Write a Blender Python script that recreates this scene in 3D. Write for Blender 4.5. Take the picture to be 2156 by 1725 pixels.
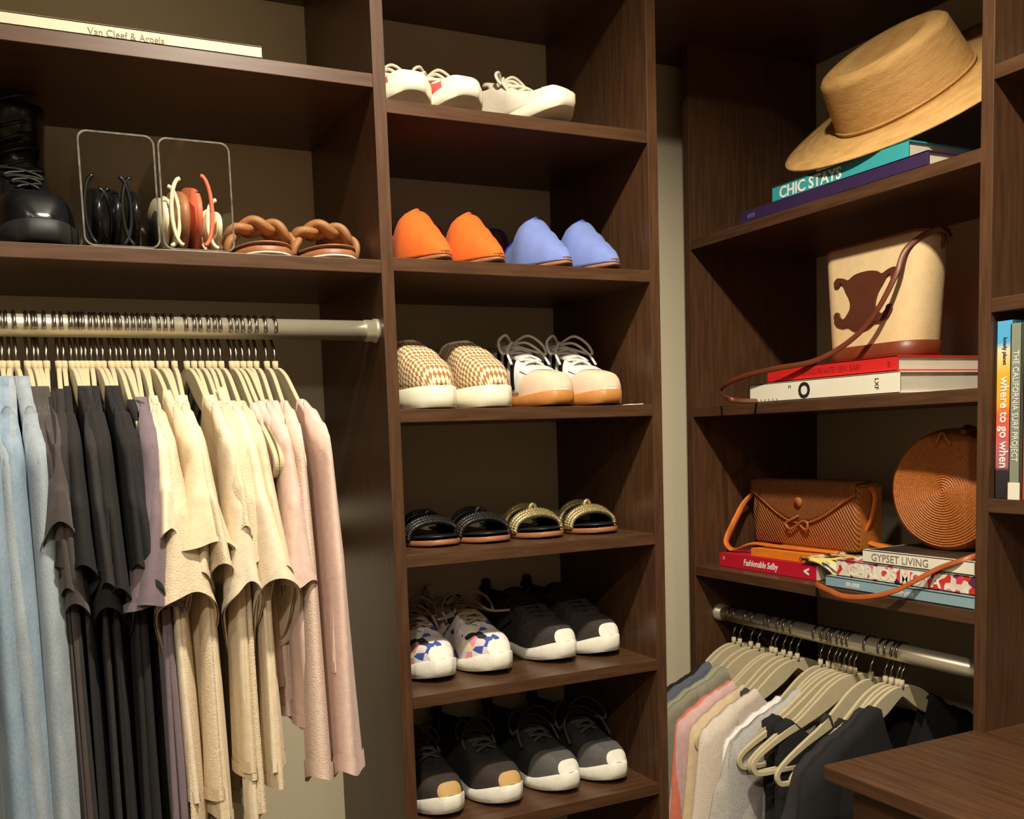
import bpy, bmesh, math, random
import numpy as np
from mathutils import Matrix, Vector
random.seed(7)
for o in list(bpy.data.objects): bpy.data.objects.remove(o)
scn = bpy.context.scene
col = scn.collection
R90 = math.pi/2

# ------------------------------------------------------------------ camera
Z0 = 1.47                                   # height of the survey origin above the floor
CAM = np.array([-0.49065, -1.35321, -0.01883 + Z0])
EUL = (1.47365, 0.03519, -0.4495); FPX = 2051.93; PPX, PPY = 1029.60, 1121.73
cd = bpy.data.cameras.new('camera'); co = bpy.data.objects.new('camera', cd); col.objects.link(co)
co.location = CAM; co.rotation_euler = EUL
cd.sensor_width = 36; cd.lens = FPX/2156*36
cd.shift_x = (1078-PPX)/2156; cd.shift_y = (PPY-862.5)/2156
cd.clip_start = .05
scn.camera = co
_R = np.array(Matrix.LocRotScale(None, co.rotation_euler, None).to_3x3())
def at(u, v, ax, val):
    """the point where the line of sight through photo pixel (u, v) meets the plane coordinate[ax] == val"""
    d = _R @ np.array([(u-PPX)/FPX, -(v-PPY)/FPX, -1.])
    return CAM + d*((val-CAM[ax])/d[ax])

# ------------------------------------------------------------------ world, exposure, lamps
scn.view_settings.view_transform = 'Standard'; scn.view_settings.look = 'None'
scn.view_settings.gamma = 1; scn.view_settings.use_curve_mapping = False
scn.view_settings.exposure = 0.35
w = bpy.data.worlds.new('world'); scn.world = w; w.use_nodes = True
w.node_tree.nodes['Background'].inputs[0].default_value = (.9, .85, .75, 1)
w.node_tree.nodes['Background'].inputs[1].default_value = 0.0
CEIL = 2.58
DOWNLIGHTS = [(-.06, -.80, 34, .03), (-.92, -1.95, 24, .04), (-1.2, -1.3, 7, .05), (.15, -1.5, 2.5, .05)]

# ------------------------------------------------------------------ helpers
def lin(c):
    return tuple((x/12.92 if x <= .04045 else ((x+.055)/1.055)**2.4) for x in (v/255 for v in c)) + (1,)
MATS = {}
def mat(name, rgb, rough=.6, var=.12, scale=30, bump=0, bscale=200, metal=0, spec=.5, sheen=0, stretch=(1,1,1), coat=0):
    if name in MATS: return MATS[name]
    m = bpy.data.materials.new(name); m.use_nodes = True; nt = m.node_tree; N = nt.nodes; L = nt.links
    b = N['Principled BSDF']; c = lin(rgb)
    b.inputs['Roughness'].default_value = rough; b.inputs['Metallic'].default_value = metal
    b.inputs['Specular IOR Level'].default_value = spec
    b.inputs['Sheen Weight'].default_value = sheen
    b.inputs['Coat Weight'].default_value = coat
    tc = N.new('ShaderNodeTexCoord'); mp = N.new('ShaderNodeMapping'); mp.inputs['Scale'].default_value = stretch
    L.new(tc.outputs['Object'], mp.inputs['Vector'])
    n = N.new('ShaderNodeTexNoise'); n.inputs['Scale'].default_value = scale; n.inputs['Detail'].default_value = 4
    L.new(mp.outputs[0], n.inputs['Vector'])
    r = N.new('ShaderNodeValToRGB')
    r.color_ramp.elements[0].position = .3; r.color_ramp.elements[1].position = .7
    r.color_ramp.elements[0].color = tuple(x*(1-var) for x in c[:3])+(1,)
    r.color_ramp.elements[1].color = tuple(min(1, x*(1+var)) for x in c[:3])+(1,)
    L.new(n.outputs[0], r.inputs[0]); L.new(r.outputs[0], b.inputs['Base Color'])
    if bump:
        n2 = N.new('ShaderNodeTexNoise'); n2.inputs['Scale'].default_value = bscale; n2.inputs['Detail'].default_value = 3
        L.new(mp.outputs[0], n2.inputs['Vector'])
        bp = N.new('ShaderNodeBump'); bp.inputs['Strength'].default_value = bump; bp.inputs['Distance'].default_value = .002
        L.new(n2.outputs[0], bp.inputs['Height']); L.new(bp.outputs[0], b.inputs['Normal'])
    MATS[name] = m
    return m
def link(o, parent=None):
    col.objects.link(o)
    if parent: o.parent = parent
    return o
def mesh(name, v, f, m=None, parent=None, smooth=True, uv=None):
    me = bpy.data.meshes.new(name)
    me.from_pydata([tuple(map(float, p)) for p in v], [], [tuple(map(int, q)) for q in f])
    if uv is not None:
        lay = me.uv_layers.new(name='UVMap')
        for lp in me.loops: lay.data[lp.index].uv = uv[lp.vertex_index]
    if smooth:
        me.polygons.foreach_set('use_smooth', [True]*len(me.polygons))
    me.update()
    o = bpy.data.objects.new(name, me)
    if m: me.materials.append(m)
    return link(o, parent)
def empty(name, loc=(0,0,0), rz=0):
    o = bpy.data.objects.new(name, None); o.empty_display_size = .02
    o.location = loc; o.rotation_euler = (0, 0, rz)
    return link(o)
def tag(o, label, cat=None, group=None, kind=None):
    if label: o['label'] = label
    if cat: o['category'] = cat
    if group: o['group'] = group
    if kind: o['kind'] = kind
    return o
def bevel(o, wdt=.001, seg=2):
    b = o.modifiers.new('bevel', 'BEVEL'); b.width = wdt; b.segments = seg; b.limit_method = 'ANGLE'
    return o
def box(name, lo, hi, m, parent=None, bev=.0008):
    x0,y0,z0 = lo; x1,y1,z1 = hi
    v = [(x0,y0,z0),(x1,y0,z0),(x1,y1,z0),(x0,y1,z0),(x0,y0,z1),(x1,y0,z1),(x1,y1,z1),(x0,y1,z1)]
    f = [(0,3,2,1),(4,5,6,7),(0,1,5,4),(1,2,6,5),(2,3,7,6),(3,0,4,7)]
    o = mesh(name, v, f, m, parent, False)
    if bev: bevel(o, bev)
    return o
def spline(pts, n=8, closed=False):
    P = [np.array(p, float) for p in pts]; out = []
    k = len(P)
    rng = range(k if closed else k-1)
    for i in rng:
        if closed: p0,p1,p2,p3 = P[(i-1)%k],P[i],P[(i+1)%k],P[(i+2)%k]
        else: p0,p1,p2,p3 = P[max(i-1,0)],P[i],P[i+1],P[min(i+2,k-1)]
        for j in range(n):
            t = j/n
            out.append(.5*((2*p1)+(-p0+p2)*t+(2*p0-5*p1+4*p2-p3)*t*t+(-p0+3*p1-3*p2+p3)*t**3))
    if not closed: out.append(P[-1])
    return out
def tube_data(pts, r, seg=8, closed=False, flat=None, up=(0,0,1)):
    """sweep an ellipse (r, r*flat) along pts; r may be a list. flat axis leans on 'up'"""
    P = [np.array(p, float) for p in pts]; n = len(P); v = []; f = []
    rr = r if hasattr(r, '__len__') else [r]*n
    fl = 1 if flat is None else flat
    U = np.array(up, float); prev = None
    for i in range(n):
        a = P[(i-1)%n] if (closed or i) else P[0]; b = P[(i+1)%n] if (closed or i < n-1) else P[-1]
        t = b-a; t = t/(np.linalg.norm(t)+1e-12)
        if flat is None and prev is not None: s = prev-t*(prev@t)
        else:
            s = np.cross(t, U)
            if np.linalg.norm(s) < 1e-3: s = np.cross(t, (1,.2,.1)) if prev is None else prev-t*(prev@t)
        s /= np.linalg.norm(s)+1e-12; prev = s
        q = np.cross(s, t)
        for k in range(seg):
            an = 2*math.pi*k/seg
            v.append(P[i]+s*math.cos(an)*rr[i]*fl+q*math.sin(an)*rr[i])
    m = n if closed else n-1
    for i in range(m):
        for k in range(seg):
            a = i*seg+k; b = i*seg+(k+1)%seg; c = ((i+1)%n)*seg+(k+1)%seg; d = ((i+1)%n)*seg+k
            f.append((a,b,c,d))
    if not closed:
        f.append(tuple(range(seg))[::-1]); f.append(tuple((n-1)*seg+k for k in range(seg)))
    return v, f
def tube(name, pts, r, m, parent=None, seg=8, closed=False, flat=None, up=(0,0,1)):
    v, f = tube_data(pts, r, seg, closed, flat, up)
    return mesh(name, v, f, m, parent)
def join(parts):
    V = []; F = []
    for v, f in parts:
        k = len(V); V += list(v); F += [tuple(i+k for i in q) for q in f]
    return V, F
def loft_data(rings, cap0=True, cap1=True, closed=True):
    v = []; f = []; m = len(rings[0])
    for r in rings: v += list(r)
    for i in range(len(rings)-1):
        for k in range(m if closed else m-1):
            a = i*m+k; b = i*m+(k+1)%m
            f.append((a, b, b+m, a+m))
    if cap0: f.append(tuple(range(m))[::-1])
    if cap1: f.append(tuple((len(rings)-1)*m+k for k in range(m)))
    return v, f
def prism_data(poly, y0, y1):
    """polygon in XZ extruded along Y"""
    return loft_data([[(x, y0, z) for x, z in poly], [(x, y1, z) for x, z in poly]])
def rrect(w, d, r, n=5):
    out = []
    for cx, cy, a0 in ((w/2-r, d/2-r, 0), (-w/2+r, d/2-r, 1), (-w/2+r, -d/2+r, 2), (w/2-r, -d/2+r, 3)):
        for k in range(n+1):
            a = (a0+k/n)*R90; out.append((cx+r*math.cos(a), cy+r*math.sin(a)))
    return out
def lathe_data(prof, seg=48):
    rings = [[(r*math.cos(2*math.pi*k/seg), r*math.sin(2*math.pi*k/seg), z) for k in range(seg)] for r, z in prof]
    return loft_data(rings, False, False)
def solid(o, t, off=-1):
    s = o.modifiers.new('solid', 'SOLIDIFY'); s.thickness = t; s.offset = off
    return o
_dg = None
def text(name, s, size, m, parent, loc, rot=(R90,0,0), sx=1, depth=.0002, align='LEFT', shear=0, bold=0):
    cu = bpy.data.curves.new(name, 'FONT'); cu.body = s; cu.size = size; cu.extrude = depth; cu.align_x = align
    cu.shear = shear; cu.offset = bold; cu.resolution_u = 3
    t = bpy.data.objects.new(name, cu); col.objects.link(t)
    bpy.context.view_layer.update()
    me = bpy.data.meshes.new_from_object(t.evaluated_get(bpy.context.evaluated_depsgraph_get()))
    bpy.data.objects.remove(t); bpy.data.curves.remove(cu)
    me.name = name; me.materials.clear(); me.materials.append(m)
    o = bpy.data.objects.new(name, me); o.location = loc; o.rotation_euler = rot; o.scale = (sx, 1, 1)
    return link(o, parent)
def copy_tree(o, parent=None):
    c = o.copy(); col.objects.link(c)
    if parent: c.parent = parent
    for ch in list(o.children): copy_tree(ch, c)
    return c
#@@LEVELS
# ------------------------------------------------------------------ surveyed levels (metres above the floor)
T = .019; DEP = .325                         # board thickness, unit depth
S = {k: v+Z0 for k, v in dict(S1=.4665, S2=.2454, S3=.0266, S4=-.1891, S5=-.4053, S6=-.6240, S7=-.842,
     T1=.4986, T2=.2411, R1=.3484, R2=.0259, R3=-.2885, R4=.1451, R5=-.1276).items()}
TOP = .716+Z0; D2 = .4664; XB = .7137; YD3 = .2346; YD4 = -.4195; COUNTER = -.4587+Z0
WALLX = XB+DEP

# ------------------------------------------------------------------ materials
def wood(name, stretch, c0=(64,42,27), c1=(92,63,41), rough=.36):
    m = mat(name, c0, rough, 0, 1)
    nt = m.node_tree; N = nt.nodes
    r = [n for n in N if n.type == 'VALTORGB'][0]; n = [n for n in N if n.type == 'TEX_NOISE'][0]
    mp = [n for n in N if n.type == 'MAPPING'][0]; mp.inputs['Scale'].default_value = stretch
    n.inputs['Scale'].default_value = 10; n.inputs['Detail'].default_value = 6
    r.color_ramp.elements[0].color = lin(c0); r.color_ramp.elements[1].color = lin(c1)
    r.color_ramp.elements[0].position = .25; r.color_ramp.elements[1].position = .75
    return m
W_X = wood('espresso_wood_grain_x', (1.2, 14, 14)); W_Y = wood('espresso_wood_grain_y', (14, 1.2, 14)); W_Z = wood('espresso_wood_grain_z', (14, 14, 1.2))
PAINT = mat('warm_wall_paint', (206,194,164), .75, .03, 3, .05, 300)
CEILM = mat('ceiling_paint', (228,222,208), .85, .02, 4)
TAUPEW = mat('taupe_wall_paint', (122,108,90), .8, .03, 3, .05, 300)
CARPET = mat('beige_carpet', (112,96,78), .95, .2, 220, .4, 500)
CHROME = mat('brushed_chrome', (206,197,172), .33, .03, 40, 0, metal=.65)
HOOKM = mat('dark_chrome_hook', (150,146,138), .22, .05, 40, metal=1)
VELVET = mat('cream_velvet', (190,176,138), .85, .05, 80, .15, 600, sheen=.3)

# ------------------------------------------------------------------ the room
X0, Y0 = -1.75, -2.35
def wall(name, lo, hi, m): return tag(box(name, lo, hi, m, bev=0), None, kind='structure')
wall('floor', (X0,Y0,-.05), (WALLX,DEP,0), CARPET)
wall('ceiling', (X0,Y0,CEIL), (WALLX,DEP,CEIL+.05), CEILM)
wall('wall_back', (X0-.05,DEP,-.05), (WALLX+.05,DEP+.05,CEIL+.05), PAINT)
wall('wall_right', (WALLX,Y0-.05,-.05), (WALLX+.05,DEP,CEIL+.05), PAINT)
wall('wall_left', (X0-.05,Y0-.05,-.05), (X0,DEP,CEIL+.05), TAUPEW)
wall('wall_front', (X0,Y0-.05,-.05), (WALLX,Y0,CEIL+.05), TAUPEW)
wall('baseboard_left', (X0,Y0+.012,0), (X0+.012,-.02,.09), CEILM)
wall('baseboard_front', (X0+.012,Y0,0), (WALLX-.02,Y0+.012,.09), CEILM)

TRIM = mat('white_enamel', (236,232,222), .4, .01, 10)
def downlight(x, y, power, rad):
    t = empty('recessed_light', (x, y, CEIL))
    near = 'closest to the shoe tower' if y > -1 else 'closest to the left wall' if x < -1 else 'closest to the front wall' if y < -1.8 else 'closest to the dresser'
    tag(t, 'round white recessed downlight in the ceiling '+near, 'ceiling light', 'recessed ceiling lights')
    v, f = lathe_data([(.045,-.0005),(.075,-.0005),(.076,-.004),(.07,-.008),(.048,-.008),(.045,-.004)], 32)
    mesh('trim_ring', v, f, TRIM, t)
    em = MATS.get('lamp_glow')
    if not em:
        em = bpy.data.materials.new('lamp_glow'); em.use_nodes = True
        b = em.node_tree.nodes['Principled BSDF']; b.inputs['Base Color'].default_value = (1,.9,.75,1)
        b.inputs['Emission Color'].default_value = (1,.8,.55,1); b.inputs['Emission Strength'].default_value = 4
        MATS['lamp_glow'] = em
    v, f = lathe_data([(.0,-.003),(.046,-.003)], 32); mesh('lens', v, f, em, t)
    ld = bpy.data.lights.new('downlight_lamp', 'SPOT'); ld.energy = power*3; ld.color = (1,.9,.74)
    ld.spot_size = math.radians(150); ld.spot_blend = .6; ld.shadow_soft_size = rad
    lo = bpy.data.objects.new('downlight_lamp', ld); lo.location = (0,0,-.03); link(lo, t)
for d in DOWNLIGHTS: downlight(*d)

# ------------------------------------------------------------------ closet units
def boards(t, zs, x0, x1, y0, y1, m):
    for z in zs: box('shelf', (x0,y0,z-T), (x1,y1,z), m, t)
t = empty('shoe_tower', (0,0,0)); tag(t, 'tall dark brown shelf tower filled with shoes', 'shelf unit')
box('side_panel', (0,0,0), (T,DEP,TOP), W_Z, t); box('side_panel', (D2,0,0), (D2+T,DEP,TOP), W_Z, t)
boards(t, [S['S%d'%k] for k in range(1,8)]+[.40,.10], T, D2, .0005, DEP, W_X)
t = empty('hanging_unit', (-.6,0,0)); tag(t, 'dark brown open unit with two shelves above a long clothes rod', 'shelf unit')
t.location = (0,0,0)
boards(t, [S['T1'], S['T2']], -1.2, 0, .0005, DEP, W_X)
box('side_panel', (-1.2-T,0,0), (-1.2,DEP,TOP), W_Z, t)
RODL = (.030, .1435+Z0); RODR = (.772, -.3885+Z0); RR = .0145
def rod(t, a, b, ax):
    e = np.array(b)-np.array(a)
    r = tube('clothes_rod', [a, b], RR, CHROME, t, 24, up=(0,0,1))
    for p, sgn in ((np.array(a), 1), (np.array(b), -1)):
        d = np.array(ax)*sgn
        tube('rod_socket', [p, p+d*.006, p+d*.0062, p+d*.02], [.0175,.0175,.0158,.0158], CHROME, t, 24)
rod(t, (-1.2,RODL[0],RODL[1]), (0,RODL[0],RODL[1]), (1,0,0))
t = empty('corner_shelf_unit'); tag(t, 'dark brown corner shelf unit holding a straw hat, books and bags above a rod', 'shelf unit')
box('side_panel', (XB,YD3-T,0), (WALLX,YD3,TOP), W_Z, t); box('side_panel', (XB,YD4-T,0), (WALLX,YD4,TOP), W_Z, t)
boards(t, [S['R1'],S['R2'],S['R3']], XB+.0005, WALLX, YD4, YD3-T, W_Y)
rod(t, (RODR[0],YD4,RODR[1]), (RODR[0],YD3-T,RODR[1]), (0,1,0))
t = empty('narrow_bookcase'); tag(t, 'dark brown open bookcase above the counter holding upright books', 'shelf unit')
boards(t, [S['R4'],S['R5'],.45+Z0], XB+.0005, WALLX, -1.05, YD4-T, W_Y)
box('side_panel', (XB,-1.05-T,COUNTER), (WALLX,-1.05,TOP), W_Z, t)
t = empty('top_board'); tag(t, 'dark brown board capping all the closet units', 'shelf')
box('board', (-1.2-T,0,TOP), (XB,DEP,TOP+T), W_X, t); box('board', (XB,-1.05-T,TOP), (WALLX,DEP,TOP+T), W_Y, t)
t = empty('dresser'); tag(t, 'dark brown dresser with an overhanging wooden counter top', 'dresser')
bevel(box('counter_top', (.425,-1.3,COUNTER-.021), (XB-.0005,YD4-.003,COUNTER), W_Y, t, 0), .003, 3)
box('counter_back', (XB-.0005,-1.05,COUNTER-.021), (WALLX-.001,YD4-T-.0005,COUNTER), W_Y, t, 0)
box('body', (.463,-1.28,.06), (XB-.001,YD4-.03,COUNTER-.0215), W_Z, t)
for k in range(4):
    z1 = COUNTER-.03-k*.23
    d = box('drawer', (.445,-1.275,z1-.222), (.462,YD4-.035,z1), W_Y, t)
    tube('handle', spline([(.445,-.78,z1-.1),(.42,-.78,z1-.1),(.42,-.9,z1-.1),(.445,-.9,z1-.1)],4), .004, CHROME, d)
box('plinth', (.49,-1.27,0), (XB-.001,YD4-.04,.06), W_Z, t, 0)

# ------------------------------------------------------------------ shoes
def tab(keys):
    xs, ys = zip(*keys)
    def f(t):
        if t <= xs[0]: return ys[0]
        for i in range(len(xs)-1):
            if t <= xs[i+1]:
                u = (t-xs[i])/(xs[i+1]-xs[i]); u = u*u*(3-2*u)
                return ys[i]+(ys[i+1]-ys[i])*u
        return ys[-1]
    return f
class Shoe:
    """local frame: toe towards -y (the shoe stands with its toe to the room), z up, t = 0 heel .. 1 toe"""
    def __init__(s, name, label, cat, group, L=.25, W=.088, width=None, top=None, collar=None, sole=.02, spring=.006, toe_p=2.3, side=(.55,.8), pointy=0):
        s.L = L; s.root = empty(name); tag(s.root, label, cat, group)
        s.wt = tab(width or [(0,.66),(.15,.72),(.45,.74),(.74,1),(1,.98)]); s.W = W/2
        s.zt = tab(top); s.yt = tab(collar); s.sole = sole; s.spring = spring; s.toe_p = toe_p; s.a, s.b = side; s.t0 = .70; s.pointy = pointy
    def y(s, t): return s.L*(.5-t)
    def cx(s, t): return s.pointy*(t-.5)
    def w(s, t, o=0):
        r = s.wt(t)*s.W+o
        if t < .14: r *= math.sqrt(max(0, 1-((.14-t)/.14)**2.2))
        if t > s.t0: r *= max(0, 1-((t-s.t0)/(1-s.t0))**s.toe_p)**(1/s.toe_p)
        return r
    def lift(s, t): return s.spring*max(0, (t-.62)/.38)**2
    def z0(s, t): return s.sole+s.lift(t)
    def top(s, t):
        z = s.z0(t)+s.zt(t)
        return z
    def surf(s, t, u, side, off=0):
        """u = 0 at the sole, 1 at the collar or centre line"""
        w = s.w(t); yc = min(s.yt(t), w*.92); a = u*R90
        ca = max(0, math.cos(a))**s.a; sa = math.sin(a)**s.b
        if u >= 1: ca = 0
        hz = s.zt(t)*(max(0, 1-((t-.9)/.1)**2)**.5 if t > .9 else 1)
        x = yc+(w+off-yc)*ca; z = s.z0(t)+(hz+off)*sa
        return (s.cx(t)+side*x, s.y(t), z)
    def patch(s, name, m, t0, t1, u0, u1, side, off=.001, nt=8, nu=5, thick=0, shape=None):
        v = []; f = []
        for i in range(nt+1):
            t = t0+(t1-t0)*i/nt
            for k in range(nu+1):
                u = u0+(u1-u0)*k/nu
                tt, uu = (t, u) if not shape else shape(t, u)
                v.append(s.surf(tt, uu, side, off))
        for i in range(nt):
            for k in range(nu):
                a = i*(nu+1)+k; f.append((a, a+1, a+nu+2, a+nu+1) if side < 0 else (a+1, a, a+nu+1, a+nu+2))
        o = mesh(name, v, f, m, s.root)
        return o
    def wrap(s, name, m, t0, t1, u0, off=.0012, nt=10, nu=8):
        """a cap lying over both sides of the vamp (toe caps, overlays): t0(u) start"""
        v = []; f = []; M = 2*nu+1
        for i in range(nt+1):
            for k in range(-nu, nu+1):
                u = 1-(1-u0)*abs(k)/nu
                ts = t0(abs(k)/nu) if callable(t0) else t0
                t = ts+(t1-ts)*i/nt
                v.append(s.surf(t, u, -1 if k < 0 else 1, off))
        for i in range(nt):
            for k in range(2*nu):
                a = i*M+k; f.append((a, a+1, a+M+1, a+M))
        return mesh(name, v, f, m, s.root)
    def upper(s, m, nt=44, nu=12, thick=.0025, name='upper'):
        v = []; f = []; uv = []; M = 2*(nu+1)
        for i in range(nt+1):
            t = .5-.5*math.cos(math.pi*i/nt); t = min(max(t, .001), .9995)
            row = [s.surf(t, k/nu, -1) for k in range(nu+1)]+[s.surf(t, 1-k/nu, 1) for k in range(nu+1)]
            arc = [0]
            for a, b in zip(row, row[1:]): arc.append(arc[-1]+math.dist(a, b))
            c = arc[nu]
            v += row; uv += [(t*s.L, q-c) for q in arc]
        for i in range(nt):
            t = .5-.5*math.cos(math.pi*(i+.5)/nt)
            for k in range(M-1):
                if k == nu: continue
                a = i*M+k; f.append((a+1, a, a+M, a+M+1))
        o = mesh(name, v, f, m, s.root, uv=uv)
        bm = bmesh.new(); bm.from_mesh(o.data); bmesh.ops.remove_doubles(bm, verts=bm.verts, dist=2e-5); bm.to_mesh(o.data); bm.free()
        solid(o, thick, -1)
        return o
    def outsole(s, m, off=.004, name='sole', toe_up=0, toe_w=.5, t0=0, t1=1, zb=0, zt=None, n=40, heel_up=0, taper=.002):
        """ring of the outline from zb to the upper; toe_up lifts the front lip over the toe"""
        def ring(o, zf):
            r = []
            for sd, seq in ((-1, range(n+1)), (1, range(n-1, 0, -1))):
                for i in seq:
                    t = .5-.5*math.cos(math.pi*i/n)
                    e = s.w(t, o)
                    yy = s.y(t)+(o if t < .02 else -o if t > .98 else 0)
                    r.append((s.cx(t)+sd*e, yy, zf(t, e)))
            return r
        H = zt if zt is not None else s.sole
        def up(t, e):
            k = max(0, (t-(1-toe_w*.5))/(toe_w*.5)); k = k*k*(3-2*k)
            return s.lift(t)+H+toe_up*k
        rings = [ring(off-taper-.003, lambda t, e: s.lift(t)+zb), ring(off-taper, lambda t, e: s.lift(t)+zb+.0012),
                 ring(off, lambda t, e: .6*(s.lift(t)+zb)+.4*up(t, e)), ring(off, lambda t, e: up(t, e)-.0015), ring(off-.0025, up), ring(-.008, lambda t, e: s.lift(t)+s.sole-.002)]
        v, f = loft_data(rings)
        return mesh(name, v, f, m, s.root)
    def insole(s, m, o=-.003, z=None, name='insole'):
        n = 30; r = []
        for sd, seq in ((-1, range(n+1)), (1, range(n-1, 0, -1))):
            for i in seq:
                t = .5-.5*math.cos(math.pi*i/n); r.append((s.cx(t)+sd*s.w(t, o), s.y(t), s.z0(t)+.003))
        v, f = loft_data([r, [(a, b, c+.002) for a, b, c in r]])
        return mesh(name, v, f, m, s.root)
    def tongue(s, m, t0=.70, t1=.40, rise=.02, wd=.02, back=.012):
        v = []; f = []; n = 12; K = 6
        for i in range(n+1):
            q = i/n; t = t0+(t1-t0)*q
            zc = s.top(t)-.004+rise*max(0, (q-.55)/.45)**1.3
            for k in range(-K, K+1):
                x = k/K*(wd*(.75+.35*q))
                v.append((s.cx(t)+x, s.y(t)+back*max(0, (q-.7)/.3), zc-.006*(k/K)**2-(.004 if (i == n and abs(k) == K) else 0)))
        M = 2*K+1
        for i in range(n):
            for k in range(2*K):
                a = i*M+k; f.append((a, a+1, a+M+1, a+M))
        return solid(mesh('tongue', v, f, m, s.root), .004, 0)
    def laces(s, m, t0=.68, t1=.42, rows=5, r=.0022, flat=2.2, bulge=.004, u=.93, bow=True, bow_s=1.0, tail=0):
        parts = []
        def eye(t, sd): return np.array(s.surf(t, u, sd, .0015))
        for k in range(rows):
            t = t0+(t1-t0)*k/(rows-1)
            t2 = min(t, t0+(t1-t0)*min(k+.8, rows-1)/(rows-1))
            for sd in ((1, -1) if k % 2 else (-1, 1)):
                a, b = eye(t, sd), eye(t2, -sd)
                mid = (a+b)/2; mid[2] = max(mid[2], s.top((t+t2)/2)+bulge*(1 if sd > 0 else .55))
                parts.append(tube_data(spline([a, a*.6+mid*.4+np.array([0,0,.001]), mid, b*.6+mid*.4+np.array([0,0,.001]), b], 3), r, 6, flat=flat))
        o = mesh('laces', *join(parts), m, s.root)
        if bow:
            c = np.array([s.cx(t1), s.y(t1)-.004, s.top(t1)+bulge+.004]); parts = []
            for sd in (-1, 1):
                w = .034*bow_s
                lp = [c, c+(sd*w*.5, -.012*bow_s, .012*bow_s), c+(sd*w, -.02*bow_s, .002), c+(sd*w*1.05, -.03*bow_s, -.014*bow_s), c+(sd*w*.6, -.022*bow_s, -.010*bow_s), c+(sd*.004, -.003, -.001)]
                parts.append(tube_data(spline(lp, 5), r*1.05, 6))
                tl = [c, c+(sd*w*.35, -.018*bow_s, .002), c+(sd*w*.8, -.03*bow_s-tail*.3, -.012*bow_s), c+(sd*w*.9+sd*tail, -.045*bow_s, -.03*bow_s+tail*.7)]
                parts.append(tube_data(spline(tl, 5), r, 6))
            mesh('bow', *join(parts), m, s.root)
        return o
    def place(s, toe, rz=0, tilt=0):
        """toe = (x, y, z): the point of the shelf under the toe tip"""
        s.root.rotation_euler = (tilt, 0, rz)
        d = Matrix.Rotation(rz, 3, 'Z') @ Vector((s.cx(1), -s.L/2-.003, 0))
        s.root.location = (toe[0]-d.x, toe[1]-d.y, toe[2]+.0004)
        return s.root

def noisemix(name, cols, scale=60, rough=.8, bump=.3, bscale=400, detail=2, vor=False, coords='Object', stretch=(1,1,1)):
    if name in MATS: return MATS[name]
    m = mat(name, (128,128,128), rough, 0, 1, bump, bscale); nt = m.node_tree; N = nt.nodes; L = nt.links
    r = [n for n in N if n.type == 'VALTORGB'][0]; tx = [n for n in N if n.type == 'TEX_NOISE'][0]
    mp = [n for n in N if n.type == 'MAPPING'][0]; mp.inputs['Scale'].default_value = stretch
    if coords != 'Object': L.new([n for n in N if n.type == 'TEX_COORD'][0].outputs[coords], mp.inputs[0])
    if vor:
        vv = N.new('ShaderNodeTexVoronoi'); vv.inputs['Scale'].default_value = scale; L.new(mp.outputs[0], vv.inputs['Vector'])
        sp = N.new('ShaderNodeSeparateColor'); L.new(vv.outputs['Color'], sp.inputs[0]); L.new(sp.outputs[0], r.inputs[0])
    else: tx.inputs['Scale'].default_value = scale; tx.inputs['Detail'].default_value = detail
    cr = r.color_ramp; cr.interpolation = 'CONSTANT' if vor or len(cols) > 3 else 'LINEAR'
    while len(cr.elements) > 1: cr.elements.remove(cr.elements[-1])
    for i, (p, c) in enumerate(cols):
        e = cr.elements[0] if i == 0 else cr.elements.new(p)
        e.position = p; e.color = lin(c)
    return m
def checker(name, c1, c2, scale, rot=R90/2, rough=.75):
    m = mat(name, c1, rough, .06, 200, .4, 700); nt = m.node_tree; N = nt.nodes; L = nt.links
    mp = N.new('ShaderNodeMapping'); mp.inputs['Rotation'].default_value = (0,0,rot); mp.inputs['Scale'].default_value = (1,1,1)
    L.new([n for n in N if n.type == 'TEX_COORD'][0].outputs['UV'], mp.inputs[0])
    ck = N.new('ShaderNodeTexChecker'); ck.inputs['Scale'].default_value = scale
    L.new(mp.outputs[0], ck.inputs['Vector'])
    r = [n for n in N if n.type == 'VALTORGB'][0]
    L.new(r.outputs[0], ck.inputs['Color1']); ck.inputs['Color2'].default_value = lin(c2)
    L.new(ck.outputs[0], N['Principled BSDF'].inputs['Base Color'])
    return m

RUB = mat('cream_rubber', (232,226,200), .55, .04, 60); WRUB = mat('white_foam', (236,232,216), .6, .05, 90, .2, 250)
GUM = mat('gum_rubber', (188,126,62), .5, .1, 50); TANL = mat('tan_leather', (152,100,66), .5, .12, 60, .1, 300)
BLKR = mat('black_rubber', (26,24,23), .6, .1, 60); WLEA = mat('white_leather', (226,222,216), .45, .04, 60, .1, 300)
CANV = mat('cream_canvas', (228,222,200), .85, .05, 300, .3, 900)
LIN_T = mat('tan_lining', (130,84,46), .7, .1, 60)

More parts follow.
